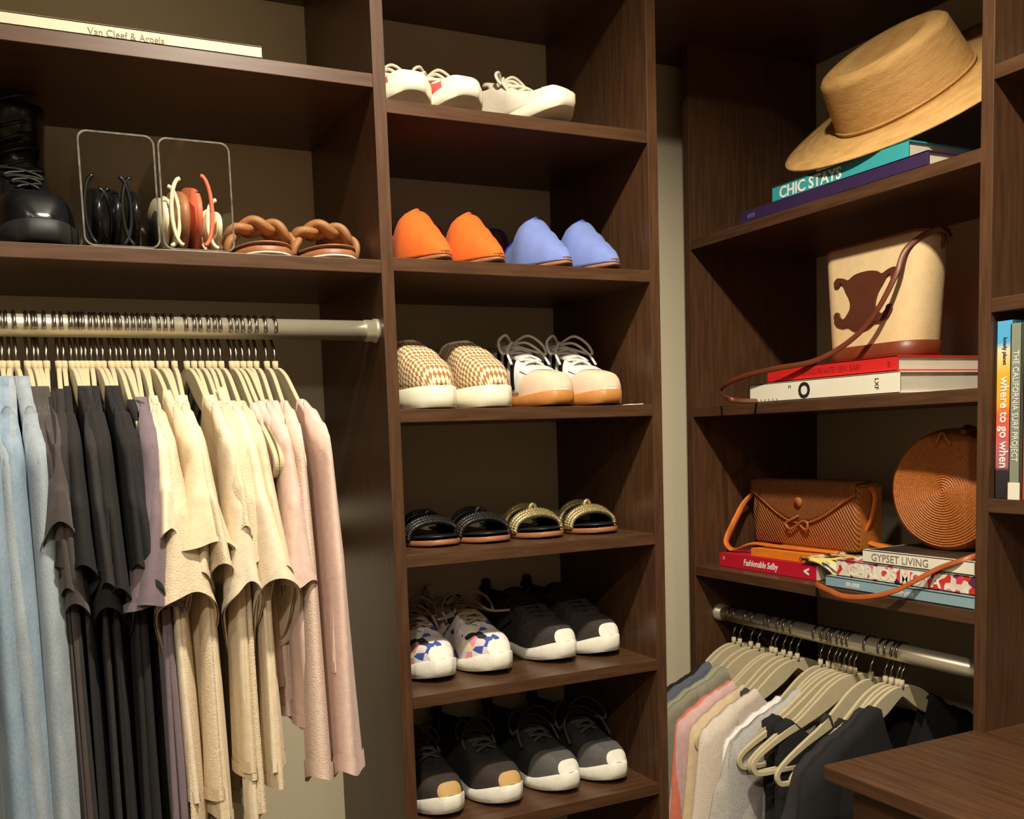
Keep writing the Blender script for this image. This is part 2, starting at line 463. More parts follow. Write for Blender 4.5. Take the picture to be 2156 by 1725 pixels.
sneaker_top = [(0,.062),(.1,.060),(.22,.048),(.36,.062),(.46,.066),(.6,.056),(.70,.046),(.82,.038),(.93,.032),(1,.024)]
sneaker_collar = [(0,.0),(.02,.012),(.12,.026),(.3,.027),(.42,.017),(.6,.013),(.69,.009),(.72,0),(1,0)]
canvas_top = [(0,.058),(.1,.056),(.22,.046),(.36,.058),(.46,.060),(.6,.048),(.70,.036),(.82,.026),(.93,.020),(1,.014)]
GS1 = 'shoes on the top tower shelf'
def canvas_sneaker(name, label, m, lm, pos, rz, laces=True):
    s = Shoe(name, label, 'shoe', GS1, .25, .084, top=canvas_top, collar=sneaker_collar, sole=.020, spring=.018, toe_p=2.3)
    s.upper(m); s.outsole(RUB, .0045, toe_up=.004, toe_w=.5)
    s.wrap('toe_cap', RUB, lambda q: .86+.05*q, .995, .05)
    s.tongue(m)
    if laces: s.laces(lm, rows=5, r=.0026, flat=2.4, bulge=.006, bow=True, bow_s=.9)
    s.insole(CANV)
    return s.place(pos, rz)
PINK = mat('coral_pink_canvas', (206,92,88), .85, .08, 200, .3, 800)
z = S['S1']
canvas_sneaker('canvas_sneaker', 'pink canvas sneaker with cream rubber toe, against the tower side panel', PINK, CANV, (.067,.004,z), .02)
canvas_sneaker('canvas_sneaker', 'pink canvas sneaker with cream rubber toe, beside the white laced sneaker', PINK, CANV, (.150,-.002,z), .06)
canvas_sneaker('canvas_sneaker', 'white canvas sneaker with thick laces on the top tower shelf', CANV, CANV, (.314,-.012,z), .34)

loafer_top = [(0,.098),(.10,.094),(.24,.044),(.40,.030),(.52,.042),(.61,.074),(.66,.084),(.75,.063),(.84,.043),(.92,.028),(1,.015)]
loafer_collar = [(0,0),(.02,.012),(.12,.025),(.35,.029),(.50,.029),(.58,.021),(.64,.007),(.66,0),(1,0)]
def loafer(name, label, group, m, edge, pos, rz):
    s = Shoe(name, label, 'shoe', group, .25, .084, top=loafer_top, collar=loafer_collar, sole=.007, spring=.004, toe_p=1.75, side=(.75,1.1))
    s.t0 = .62
    o = s.upper(m); 
    o.data.materials.append(LIN_T); o.modifiers['solid'].material_offset = 1
    s.outsole(TANL, .002, zt=.006, taper=.001); s.insole(LIN_T)
    pts = []
    for sd, seq in ((-1, range(0, 25)), (1, range(24, -1, -1))):
        for i in seq:
            t = .66*i/24
            pts.append(s.surf(max(t, .004), 1, sd, .0006))
    tube('topline_binding', spline(pts[::2], 3), .0021, edge, s.root, 6)
    h = [s.surf(t, u, sd, 0) for t, u, sd in ((.02,.5,1),)]
    return s.place(pos, rz)
ORG = mat('orange_suede', (220,98,16), .85, .08, 40, .25, 500, sheen=.05); ORE = mat('orange_binding', (220,98,20), .7, .05, 60)
BLU = mat('periwinkle_suede', (112,130,190), .85, .08, 40, .25, 500, sheen=.05); BLE = mat('royal_blue_binding', (58,76,178), .6, .05, 60)
z = S['S2']
loafer('suede_loafer', 'orange suede loafer with a high vamp, against the tower side panel', 'orange suede loafers', ORG, ORE, (.106,.004,z), .12)
loafer('suede_loafer', 'orange suede loafer with a high vamp, beside a blue loafer', 'orange suede loafers', ORG, ORE, (.194,.002,z), .12)
loafer('suede_loafer', 'pale blue suede loafer with tan sole, beside an orange loafer', 'blue suede loafers', BLU, BLE, (.315,.002,z), .12)
loafer('suede_loafer', 'pale blue suede loafer with tan sole, beside bare shelf space', 'blue suede loafers', BLU, BLE, (.401,-.004,z), .12)

slip_top = [(0,.062),(.1,.06),(.3,.05),(.42,.060),(.54,.076),(.60,.078),(.70,.067),(.82,.050),(.93,.037),(1,.026)]
slip_collar = [(0,0),(.02,.012),(.12,.027),(.35,.030),(.46,.030),(.53,.024),(.585,.008),(.60,0),(1,0)]
CHK = checker('tan_and_cream_check', (226,212,178), (158,112,54), 185)
def slip_on(label, pos, rz):
    s = Shoe('slip_on_shoe', label, 'shoe', 'checked slip-on shoes', .255, .082, top=slip_top, collar=slip_collar, sole=.031, spring=.002, toe_p=2.6, side=(.5,.85))
    o = s.upper(CHK); o.data.materials.append(CANV); o.modifiers['solid'].material_offset = 1
    s.outsole(RUB, .004, toe_up=.002, taper=0); s.insole(LIN_T)
    pts = []
    for sd, seq in ((-1, range(0, 25)), (1, range(24, -1, -1))):
        for i in seq: pts.append(s.surf(max(.60*i/24, .004), 1, sd, .0008))
    tube('topline_binding', spline(pts[::2], 3), .0034, CANV, s.root, 8)
    return s.place(pos, rz)
z = S['S3']
slip_on('tan and cream checked slip-on with thick white sole, against the tower side panel', (.090,.004,z), .06)
slip_on('tan and cream checked slip-on with thick white sole, beside the striped white sneaker', (.185,.004,z), .06)
SUE = mat('pale_sand_suede', (226,194,166), .85, .06, 60, .2, 500); BLKL = mat('black_leather', (20,19,19), .4, .1, 60)
LACEW = mat('white_lace', (228,224,216), .8, .05, 200, .2, 900)
def striped(label, pos, rz):
    s = Shoe('striped_sneaker', label, 'shoe', 'white sneakers with black stripes', .262, .083, width=[(0,.70),(.15,.78),(.45,.88),(.74,1),(1,.98)], top=[(0,.094),(.09,.092),(.22,.066),(.36,.080),(.46,.082),(.6,.064),(.70,.050),(.82,.039),(.93,.033),(1,.024)], collar=sneaker_collar, sole=.019, spring=.004, toe_p=2.5)
    s.upper(WLEA); s.outsole(GUM, .004, toe_up=.003); s.insole(CANV)
    s.wrap('toe_cap', SUE, lambda q: .80-.055*q, .997, .0, .0014, 12, 10)
    for k in range(3):
        for sd in (-1, 1):
            s.patch('stripe', BLKL, .46+.082*k, .505+.082*k, .10, .86, sd, .0012, 4, 8, shape=lambda t, u: (t-.10*(u-.45), u))
    s.wrap('tongue_patch', WLEA, .715, .80, .55, .0022, 5, 5)
    s.tongue(WLEA, rise=.022); s.laces(LACEW, rows=6, r=.0024, flat=2.2, bulge=.006, bow=True, bow_s=1.25)
    hc = s.patch('heel_tab', WLEA, .003, .10, .5, 1, -1, .002); s.patch('heel_tab', WLEA, .003, .10, .5, 1, 1, .002)
    return s.place(pos, rz)
striped('white leather sneaker with black stripes and gum sole, beside a checked slip-on', (.300,.002,z), .10)
striped('white leather sneaker with black stripes and gum sole, beside a small white tag', (.392,.002,z), .10)
p = at(1328, 849, 2, S['S3']+.001)
PAPER = mat('white_paper', (232,230,222), .8, .02, 60)
tg = mesh('paper_tag', *prism_data([(-.017,0),(-.008,.0012),(.004,.0005),(.014,.0016),(.017,.0004),(.014,.0002),(0,-.0002)], 0, .03), PAPER)
tg.location = (.437,.006,S['S3']+.0006); tag(tg, 'small white paper tag lying at the shelf edge by a gum-soled sneaker', 'tag')

# ---- slide sandals
def slide(label, group, m, m2, pos, rz):
    s = Shoe('slide_sandal', label, 'sandal', group, .225, .093, top=[(0,.0),(1,0)], collar=[(0,0),(1,0)], sole=.010, spring=.003, toe_p=2.2)
    s.outsole(TANL, .0, zt=.009, name='sole', taper=0); s.insole(BLKL if m2 is BLKL else m2, -.002, name='footbed')
    def arch(t0, h, r, wd, nm, mm, twist):
        parts = []
        for j in range(wd):
            t = t0-.026*j; w = s.w(t)*1.02; P = []
            for i in range(25):
                a = math.pi*i/24
                P.append((s.cx(t)+-w*math.cos(a), s.y(t)-.002*math.sin(a), .008+s.lift(t)+(h+.0035*j)*math.sin(a)**.75))
            parts.append(tube_data(P, r*.8, 8))
            for ph in range(2):
                Q = []
                for i in range(97):
                    a = math.pi*i/96; k = 96*i/96*twist+ph*math.pi
                    c = np.array((s.cx(t)-w*math.cos(a), s.y(t), .008+s.lift(t)+(h+.0035*j)*math.sin(a)**.75))
                    n = np.array((-math.cos(a)*.6, 0, math.sin(a)))
                    Q.append(c+n*(r*.7*math.cos(k))+np.array((0,1,0))*(r*.8*math.sin(k)))
                parts.append(tube_data(Q, r*.5, 6))
        return mesh(nm, *join(parts), mm, s.root)
    arch(.80, .029, .0046, 3, 'front_band', m, .9); arch(.62, .040, .0044, 2, 'rear_band', m, .9)
    v = []; f = []
    for i in range(9):
        t = .80-.26*i/8; w = s.w(t)*.97
        for k in range(17):
            a = math.pi*k/16; v.append((s.cx(t)-w*math.cos(a), s.y(t), .008+s.lift(t)+(.027+.014*i/8)*math.sin(a)**.75))
    for i in range(8):
        for k in range(16): f.append((i*17+k, i*17+k+1, i*17+k+18, i*17+k+17))
    solid(mesh('band_lining', v, f, m2, s.root), .002, -1)
    c = np.array((s.cx(.7), s.y(.71), .045))
    kn = [tube_data(spline([c+(-.004,0,-.006), c+(-.006,-.003,.004), c+(0,-.004,.010), c+(.006,-.002,.004), c+(.003,.002,-.006)], 5), .0035, 8)]
    for sd in (-1, 1):
        kn.append(tube_data(spline([c, c+(sd*.014,-.008,-.004), c+(sd*.026,-.014,-.014)], 5), [.003]*11, 6))
    mesh('knot', *join(kn), m, s.root)
    return s.place(pos, rz)
GOLD = mat('pale_gold_rope', (200,182,130), .32, .2, 120, .2, 300, metal=.7); BROP = mat('black_rope', (30,28,26), .35, .25, 120, .2, 300)
z = S['S4']
for (u, v, lab) in ((912,1155,'black braided slide sandal with tan sole, against the tower side panel'), (1022,1147,'black braided slide sandal with tan sole, beside a gold one')):
    p = at(u, v, 2, z); slide(lab, 'black slide sandals', BROP, BLKL, (p[0]+.022, p[1]-.004, z), .04)
for (u, v, lab) in ((1138,1137,'gold braided slide sandal with tan sole, beside a black one'), (1256,1127,'gold braided slide sandal with tan sole, beside bare shelf space')):
    p = at(u, v, 2, z); slide(lab, 'gold slide sandals', GOLD, BLKL, (p[0]+.022, p[1]-.004, z), .04)

# ---- knit runners
run_top = [(0,.078),(.08,.074),(.22,.062),(.36,.074),(.46,.076),(.6,.064),(.70,.052),(.82,.042),(.93,.034),(1,.022)]
FLOR = noisemix('floral_knit', [(0,(222,206,206)),(.34,(232,224,214)),(.46,(226,150,152)),(.52,(214,204,214)),(.60,(228,216,168)),(.68,(232,226,218)),(.84,(40,34,40)),(.93,(60,84,160))], 75, .85, .3, 600, 2, vor=True)
GRKN = noisemix('charcoal_knit', [(0,(38,33,30)),(.5,(58,50,45)),(1,(96,84,75))], 60, .9, .6, 420, 4, stretch=(1,5,5))
BKKN = noisemix('black_mesh_knit', [(0,(22,21,21)),(1,(44,42,41))], 90, .85, .5, 700, 3)
GRTOE = noisemix('grey_mesh_toe', [(0,(72,70,68)),(1,(104,100,96))], 90, .85, .5, 700, 3)
TAUTOE = noisemix('brown_toe_knit', [(0,(44,36,32)),(1,(66,55,48))], 90, .85, .5, 700, 3)
GLACE = mat('grey_brown_lace', (150,132,110), .85, .1, 200, .2, 900); DLACE = mat('charcoal_lace', (64,58,56), .85, .1, 200, .2, 900)
TANR = mat('tan_rubber', (196,158,98), .6, .08, 60)
def runner(label, group, m, toe_m, lm, pos, rz, sole_m=WRUB, bumper=None, lace=True, toe_t=.80, sole=.020, spring=.010, bow_s=1.0, tail=0, tip=None, toe_up=.009):
    s = Shoe('running_shoe', label, 'shoe', group, .262, .082, top=run_top, collar=sneaker_collar, sole=sole, spring=spring, toe_p=2.2)
    s.upper(m); s.outsole(sole_m, .005, toe_up=toe_up); s.insole(BLKR)
    s.outsole(BLKR, .001, name='tread', zb=-.0002, zt=.003)
    if toe_m: s.wrap('toe_overlay', toe_m, lambda q: toe_t-.07*q, .996, .0, .0012, 10, 8)
    if bumper: s.wrap('toe_bumper', bumper, lambda q: .952+.042*(q**2), .997, .0, .0034, 8, 10)
    s.tongue(m, rise=.02)
    if lace:
        s.laces(lm, rows=6, r=.0023, flat=2.0, bulge=.006, bow=True, bow_s=bow_s, tail=tail)
    else:
        for k in range(6):
            t = .70-.05*k
            tube('knit_rib', [s.surf(t, u, sd, .0015) for sd, u in ((-1,.55),(-1,.75),(-1,.9),(-1,.99),(1,.99),(1,.9),(1,.75),(1,.55))], .0022, m, s.root, 6)
    tube('pull_tab', spline([s.surf(.01,.9,-1,.001),(s.cx(0),s.y(0)+.006,s.top(0)+.012),(s.cx(0)-.002,s.y(0)-.006,s.top(0)+.016),(s.cx(0),s.y(.05),s.top(.05)-.004)],4), .004, m, s.root, 6, flat=2)
    return s.place(pos, rz)
def toe_at(u, v, z, dy=0): p = at(u, v, 2, z); return (p[0], p[1]+dy, z)
z = S['S5']
runner('floral knit running shoe with grey laces and white sole, against the tower side panel', 'floral running shoes', FLOR, FLOR, GLACE, (.094,.052,z), .04, bow_s=1.2, bumper=WRUB)
runner('floral knit running shoe with grey laces and white sole, beside a charcoal runner', 'floral running shoes', FLOR, FLOR, GLACE, (.194,.044,z), .06, bow_s=1.3, tail=.03, bumper=WRUB)
runner('charcoal knit running shoe with white sole, beside a floral runner', 'charcoal running shoes', GRKN, GRKN, DLACE, (.326,.056,z), .10, bumper=WRUB, lace=False)
runner('charcoal knit running shoe with white sole, beside bare shelf space', 'charcoal running shoes', GRKN, GRKN, DLACE, (.414,.056,z), .10, bumper=WRUB, lace=False)
z = S['S6']
runner('black running shoe with tan toe bumper, against the tower side panel', 'black running shoes with tan toes', BKKN, TAUTOE, DLACE, (.093,.036,z), .05, bumper=TANR)
runner('black running shoe with tan toe bumper, beside a white-toed black runner', 'black running shoes with tan toes', BKKN, TAUTOE, DLACE, (.199,.030,z), .08, bumper=TANR)
runner('black running shoe with white toe bumper, beside a tan-toed runner', 'black running shoes with white toes', BKKN, GRTOE, DLACE, (.311,.030,z), .11, bumper=WRUB, bow_s=1.3)
runner('black running shoe with white toe bumper, beside bare shelf space', 'black running shoes with white toes', BKKN, GRTOE, DLACE, (.407,.030,z), .11, bumper=WRUB, bow_s=1.5)

# ------------------------------------------------------------------ left bay: top shelf book
def place3(o, p, X, Y, Z): o.matrix_world = Matrix(((X[0],Y[0],Z[0],p[0]),(X[1],Y[1],Z[1],p[1]),(X[2],Y[2],Z[2],p[2]),(0,0,0,1)))
FLATB = ((0,-1,0),(1,0,0),(0,0,1))          # spine to the room, read from the far end to the near end of the right-hand unit
STANDB = ((0,0,-1),(1,0,0),(0,-1,0))        # upright, title reading downwards
PAGES = noisemix('page_edges', [(0,(206,194,168)),(1,(232,224,204))], 12, .9, .3, 60, 3, stretch=(1,1,120))
def book(label, L, Wd, H, cover_m, pos, basis, title=None, hard=True, group=None):
    """local x along the spine, y from the spine to the fore edge, z through the thickness"""
    t = empty('book'); tag(t, label, 'book', group)
    c = .0025 if hard else .0008; ov = .003 if hard else 0
    V, F = join([prism_like((0,0,0),(L,Wd,c)), prism_like((0,0,H-c),(L,Wd,H)), prism_like((0,0,0),(L,c,H))])
    bevel(mesh('cover', V, F, cover_m, t, False), .0006)
    box('page_block', (ov,c,c), (L-ov,Wd-ov,H-c), PAGES, t, 0)
    for s_, size, x, zc, m, kw in (title or []):
        text('title', s_, size, m, t, (x, -.0004, zc), **kw)
    if basis: place3(t, pos, *basis)
    else: t.location = pos
    return t
def prism_like(lo, hi):
    x0,y0,z0 = lo; x1,y1,z1 = hi
    return ([(x0,y0,z0),(x1,y0,z0),(x1,y1,z0),(x0,y1,z0),(x0,y0,z1),(x1,y0,z1),(x1,y1,z1),(x0,y1,z1)],
            [(0,3,2,1),(4,5,6,7),(0,1,5,4),(1,2,6,5),(2,3,7,6),(3,0,4,7)])
INKG = mat('grey_ink', (132,122,102), .8, .02, 10); INKW = mat('white_ink', (236,232,222), .7, .02, 10); INKK = mat('black_ink', (24,22,22), .7, .02, 10)
INKR = mat('dark_red_ink', (150,18,22), .7, .02, 10)
WCOV = mat('cream_cloth_cover', (212,198,170), .7, .03, 30)
book('long cream coffee-table book lying at the edge of the highest left shelf', .39, .28, .0165, WCOV, (-.545,.004,S['T1']+.0005), None,
     [('Van Cleef & Arpels', .0125, .172, .0018, INKG, dict(sx=.95))])

# ------------------------------------------------------------------ acrylic boxes with sandals
def acrylic():
    m = bpy.data.materials.new('clear_acrylic'); m.use_nodes = True; N = m.node_tree.nodes; L = m.node_tree.links
    N.remove(N['Principled BSDF'])
    tr = N.new('ShaderNodeBsdfTransparent'); tr.inputs[0].default_value = (.985,.985,.98,1)
    gl = N.new('ShaderNodeBsdfGlossy'); gl.inputs['Roughness'].default_value = .06
    mx = N.new('ShaderNodeMixShader'); mx.inputs[0].default_value = .05
    L.new(tr.outputs[0], mx.inputs[1]); L.new(gl.outputs[0], mx.inputs[2]); L.new(mx.outputs[0], N['Material Output'].inputs[0])
    MATS['clear_acrylic'] = m; return m
ACR = acrylic(); ACE = mat('polished_acrylic_edge', (104,101,92), .08, .5, 70, spec=.9)
def acrylic_box(x0, x1, h, label):
    wd = x1-x0; t = empty('acrylic_box', ((x0+x1)/2, .004, S['T2']+.0005)); tag(t, label, 'box', 'clear acrylic shelf boxes')
    def loop(ins):
        out = [(a, b+h/2) for a, b in rrect(wd-2*ins, h-2*ins, .012-ins*.8, 5)]
        return out
    o, i = loop(0), loop(.0022); D = .24
    v, f = loft_data([[(a,0,b) for a,b in o], [(a,D,b) for a,b in o], [(a,D,b) for a,b in i], [(a,0,b) for a,b in i]], False, False)
    mesh('shell', v, f, ACR, t, False)
    v, f = loft_data([[(a,0,b) for a,b in o], [(a,0,b) for a,b in i]], False, False)
    e, g = loft_data([[(a,-.0006,b) for a,b in o], [(a,.0022,b) for a,b in o]], False, False)
    mesh('front_edge', *join([([(a,b-.0006,c) for a,b,c in v], f)]), ACE, t, False)
    v, f = prism_data([(a, b) for a, b in i], D-.003, D); mesh('back_pane', v, f, ACR, t, False)
    return t
H2 = S['T2']
acrylic_box(-.3950, -.3020, .143, 'clear acrylic box holding black sandals, beside the black boot')
acrylic_box(-.2985, -.2060, .143, 'clear acrylic box holding coral and cream strappy sandals, beside a braided sandal')
def sandal_on_edge(x, dx, label, solem, strapm, group, hgt, loops, y0=.03, side=0):
    """flat sandal stored upright on its side, sole facing sideways"""
    t = empty('strappy_sandal', (x, y0, H2+.004)); tag(t, label, 'sandal', group)
    n = 28; L = .21; ring = []
    for k in range(n):
        a = 2*math.pi*k/n; yy = L/2-L/2*math.cos(a); w = hgt*.5*(1 if math.sin(a) > 0 else 1)
        ring.append((0, yy, hgt*.5+hgt*.5*math.sin(a)*(1-.12*math.sin(2*a))))
    r1 = [(dx*.5, b, c) for _, b, c in ring]; r0 = [(-dx*.5, b, c) for _, b, c in ring]
    mesh('sole', *loft_data([r0, r1]), solem, t)
    for k in range(loops):
        yy = .004+.05*k; rr = hgt*(.44-.04*k); c = (dx*.5, yy, hgt*.5)
        sg = side or (1 if (k+int(dx*1000)) % 2 else -1); pts = [(sg*(dx*.5+.013*math.sin(a)*(1+.2*k)), yy, hgt*.5+rr*math.cos(a)) for a in np.linspace(0, math.pi, 13)]
        tube('strap', pts, .0028, strapm, t, 8)
    return t
CORL = mat('coral_leather', (206,104,72), .55, .08, 60); CRML = mat('cream_leather', (222,210,172), .5, .06, 60); BLS = mat('glossy_black_leather', (18,19,20), .25, .1, 60)
for x, dx, lp in ((-.372,.008,2), (-.349,.007,2), (-.326,.008,1)):
    sandal_on_edge(x, dx, 'glossy black sandal standing on its side in the clear box beside the boot', BLS, BLS, 'black sandals in the acrylic box', .098, lp)
sandal_on_edge(-.289, .006, 'cream strappy sandal standing on its side, against the box of black sandals', CRML, CRML, 'cream strappy sandals in the acrylic box', .088, 2, .02, 1)
sandal_on_edge(-.2655, .010, 'tan sandal with cream straps standing on its side beside a coral sandal', TANL, CRML, 'cream strappy sandals in the acrylic box', .098, 1, .014)
sandal_on_edge(-.2475, .007, 'coral leather sandal standing on its side in the clear box', CORL, CORL, None, .104, 1, .012)
sandal_on_edge(-.2215, .006, 'cream strappy sandal standing on its side, beside the braided tan sandal', CRML, CRML, 'cream strappy sandals in the acrylic box', .072, 3, .016, -1)

# ------------------------------------------------------------------ black boot
def boot(pos, rz):
    s = Shoe('ankle_boot', 'tall black leather lace-up boot beside the clear acrylic box', 'boot', None, .26, .094,
             top=[(0,.12),(.3,.12),(.42,.105),(.52,.085),(.66,.062),(.8,.052),(.92,.044),(1,.03)], collar=[(0,0),(.02,.012),(.12,.030),(.35,.034),(.5,.02),(.6,.008),(.63,0),(1,0)], sole=.024, spring=.006, toe_p=2.4)
    s.upper(BLS); s.outsole(BLKR, .005, toe_up=.003); s.insole(BLKR)
    rings = []
    for k in range(13):
        q = k/12; zz = .125+.095*q; rx = .036+.006*q; ry = .055+.006*q+.006*math.sin(q*9)
        rings.append([(rx*math.cos(a), s.y(.24)+ry*math.sin(a)-.006*q, zz+.006*math.sin(a)) for a in np.linspace(0, 2*math.pi, 33)[:-1]])
    solid(mesh('shaft', *loft_data(rings, False, False), BLS, s.root), .003, -1)
    s.wrap('toe_cap', BLS, lambda q: .78-.05*q, .996, .0, .0014)
    s.laces(BLKL, t0=.62, t1=.44, rows=5, r=.0024, bow=False, bulge=.005)
    pt = []
    for k in range(6):
        zz = .13+.017*k
        pt.append(tube_data(spline([(-.022, s.y(.24)-.052-.001*k, zz), (0, s.y(.24)-.063-.001*k, zz+.006), (.022, s.y(.24)-.052-.001*k, zz+.012)], 4), .0024, 6))
    mesh('shaft_laces', *join(pt), BLKL, s.root)
    return s.place(pos, rz)
boot((-.440,.012,H2), .12)

# ------------------------------------------------------------------ braided tan sandals
BRD = noisemix('tan_braid_leather', [(0,(128,84,46)),(1,(168,118,70))], 40, .6, .2, 200, 3)
def braided(label, pos, rz):
    s = Shoe('braided_sandal', label, 'sandal', 'braided tan sandals', .245, .088, top=[(0,0),(1,0)], collar=[(0,0),(1,0)], sole=.012, spring=.003, toe_p=2.3)
    s.outsole(TANL, 0, zt=.011, taper=0); s.insole(TANL, -.002, name='footbed'); s.outsole(RUB, .0005, name='tread', zb=-.0002, zt=.004, taper=0)
    w = s.W*1.0; n = 60
    for ph in range(3):
        P = []
        for i in range(n+1):
            q = i/n; a = math.pi*q; k = 2*math.pi*(q*1.5+ph/3)
            c = np.array((-w*1.04*math.cos(a), s.y(.68), .012+.038*math.sin(a)**.7))
            nn = np.array((-math.cos(a)*.5, 0, math.sin(a)))
            P.append(c+np.array((0,1,0))*(.021*math.sin(k))+nn*(.004+.005*math.sin(2*k)))
        tube('braid_strand', P, [.0125*(.7+.3*math.sin(math.pi*i/n)) for i in range(n+1)], BRD, s.root, 12, flat=.62, up=(.001,1,0))
    return s.place(pos, rz)
braided('tan braided leather sandal beside the clear acrylic box', (-.154,.006,H2), .02)
braided('tan braided leather sandal beside the tower side panel', (-.058,.004,H2), .06)

# ------------------------------------------------------------------ hangers
def hanger_mesh():
    half = [(0,0,.010),(.018,-.004,.016),(.045,-.018,.020),(.080,-.040,.0165),(.115,-.060,.0105),(.15,-.076,.0075),(.185,-.094,.006),(.206,-.108,.0055),(.214,-.119,.0055),(.211,-.130,.0055),(.198,-.136,.0052),(.15,-.136,.005),(.08,-.136,.005),(0,-.136,.005)]
    pts = [np.array((a, b)) for a, b, _ in half]; hw = [c for *_, c in half]
    sp = spline(pts, 4); hs = [x[0] for x in spline([(h,) for h in hw], 4)]
    full = sp+[np.array((-p[0], p[1])) for p in sp[-2:0:-1]]; hh = hs+hs[-2:0:-1]
    n = len(full); V = []; F = []; th = .0028
    for i in range(n):
        t = full[(i+1) % n]-full[i-1]; t /= np.linalg.norm(t); nr = np.array((-t[1], t[0]))
        if i == 0: nr = np.array((0, 1.))
        o = full[i]+nr*hh[i]*(.7); q = full[i]-nr*hh[i]*(.9)
        V += [(o[0],-th,o[1]),(o[0],th,o[1]),(q[0],th,q[1]),(q[0],-th,q[1])]
    for i in range(n):
        j = (i+1) % n
        for k in range(4): F.append((i*4+k, i*4+(k+1) % 4, j*4+(k+1) % 4, j*4+k))
    return V, F
def hook_mesh():
    r = RR+.0028; pts = [(0,0,.004),(0,0,.030)]
    pts += [(-.006,0,.038),(-r*.95,0,.050)]
    for a in np.linspace(math.pi, -.35, 12): pts.append((r*math.cos(a), 0, .0625+r*math.sin(a)))
    return tube_data(pts, .0017, 8, flat=1.3, up=(1,0,.01))
_h = empty('clothes_hanger'); HB = mesh('hanger_body', *hanger_mesh(), VELVET, _h, False); bevel(HB, .0012, 2); HK = mesh('hook', *hook_mesh(), HOOKM, _h)
_v, _f = tube_data([(0,0,.004),(0,0,.018)], .0042, 10); mesh('collar', _v, _f, VELVET, _h)
_first = [True]
def hanger(x, y, zrod, rz, label, group, roll=0):
    if _first[0]: h = _h; _first[0] = False
    else: h = copy_tree(_h)
    h.location = (x, y, zrod-.0625); h.rotation_euler = (roll, 0, rz); tag(h, label, 'hanger', group)
    return h

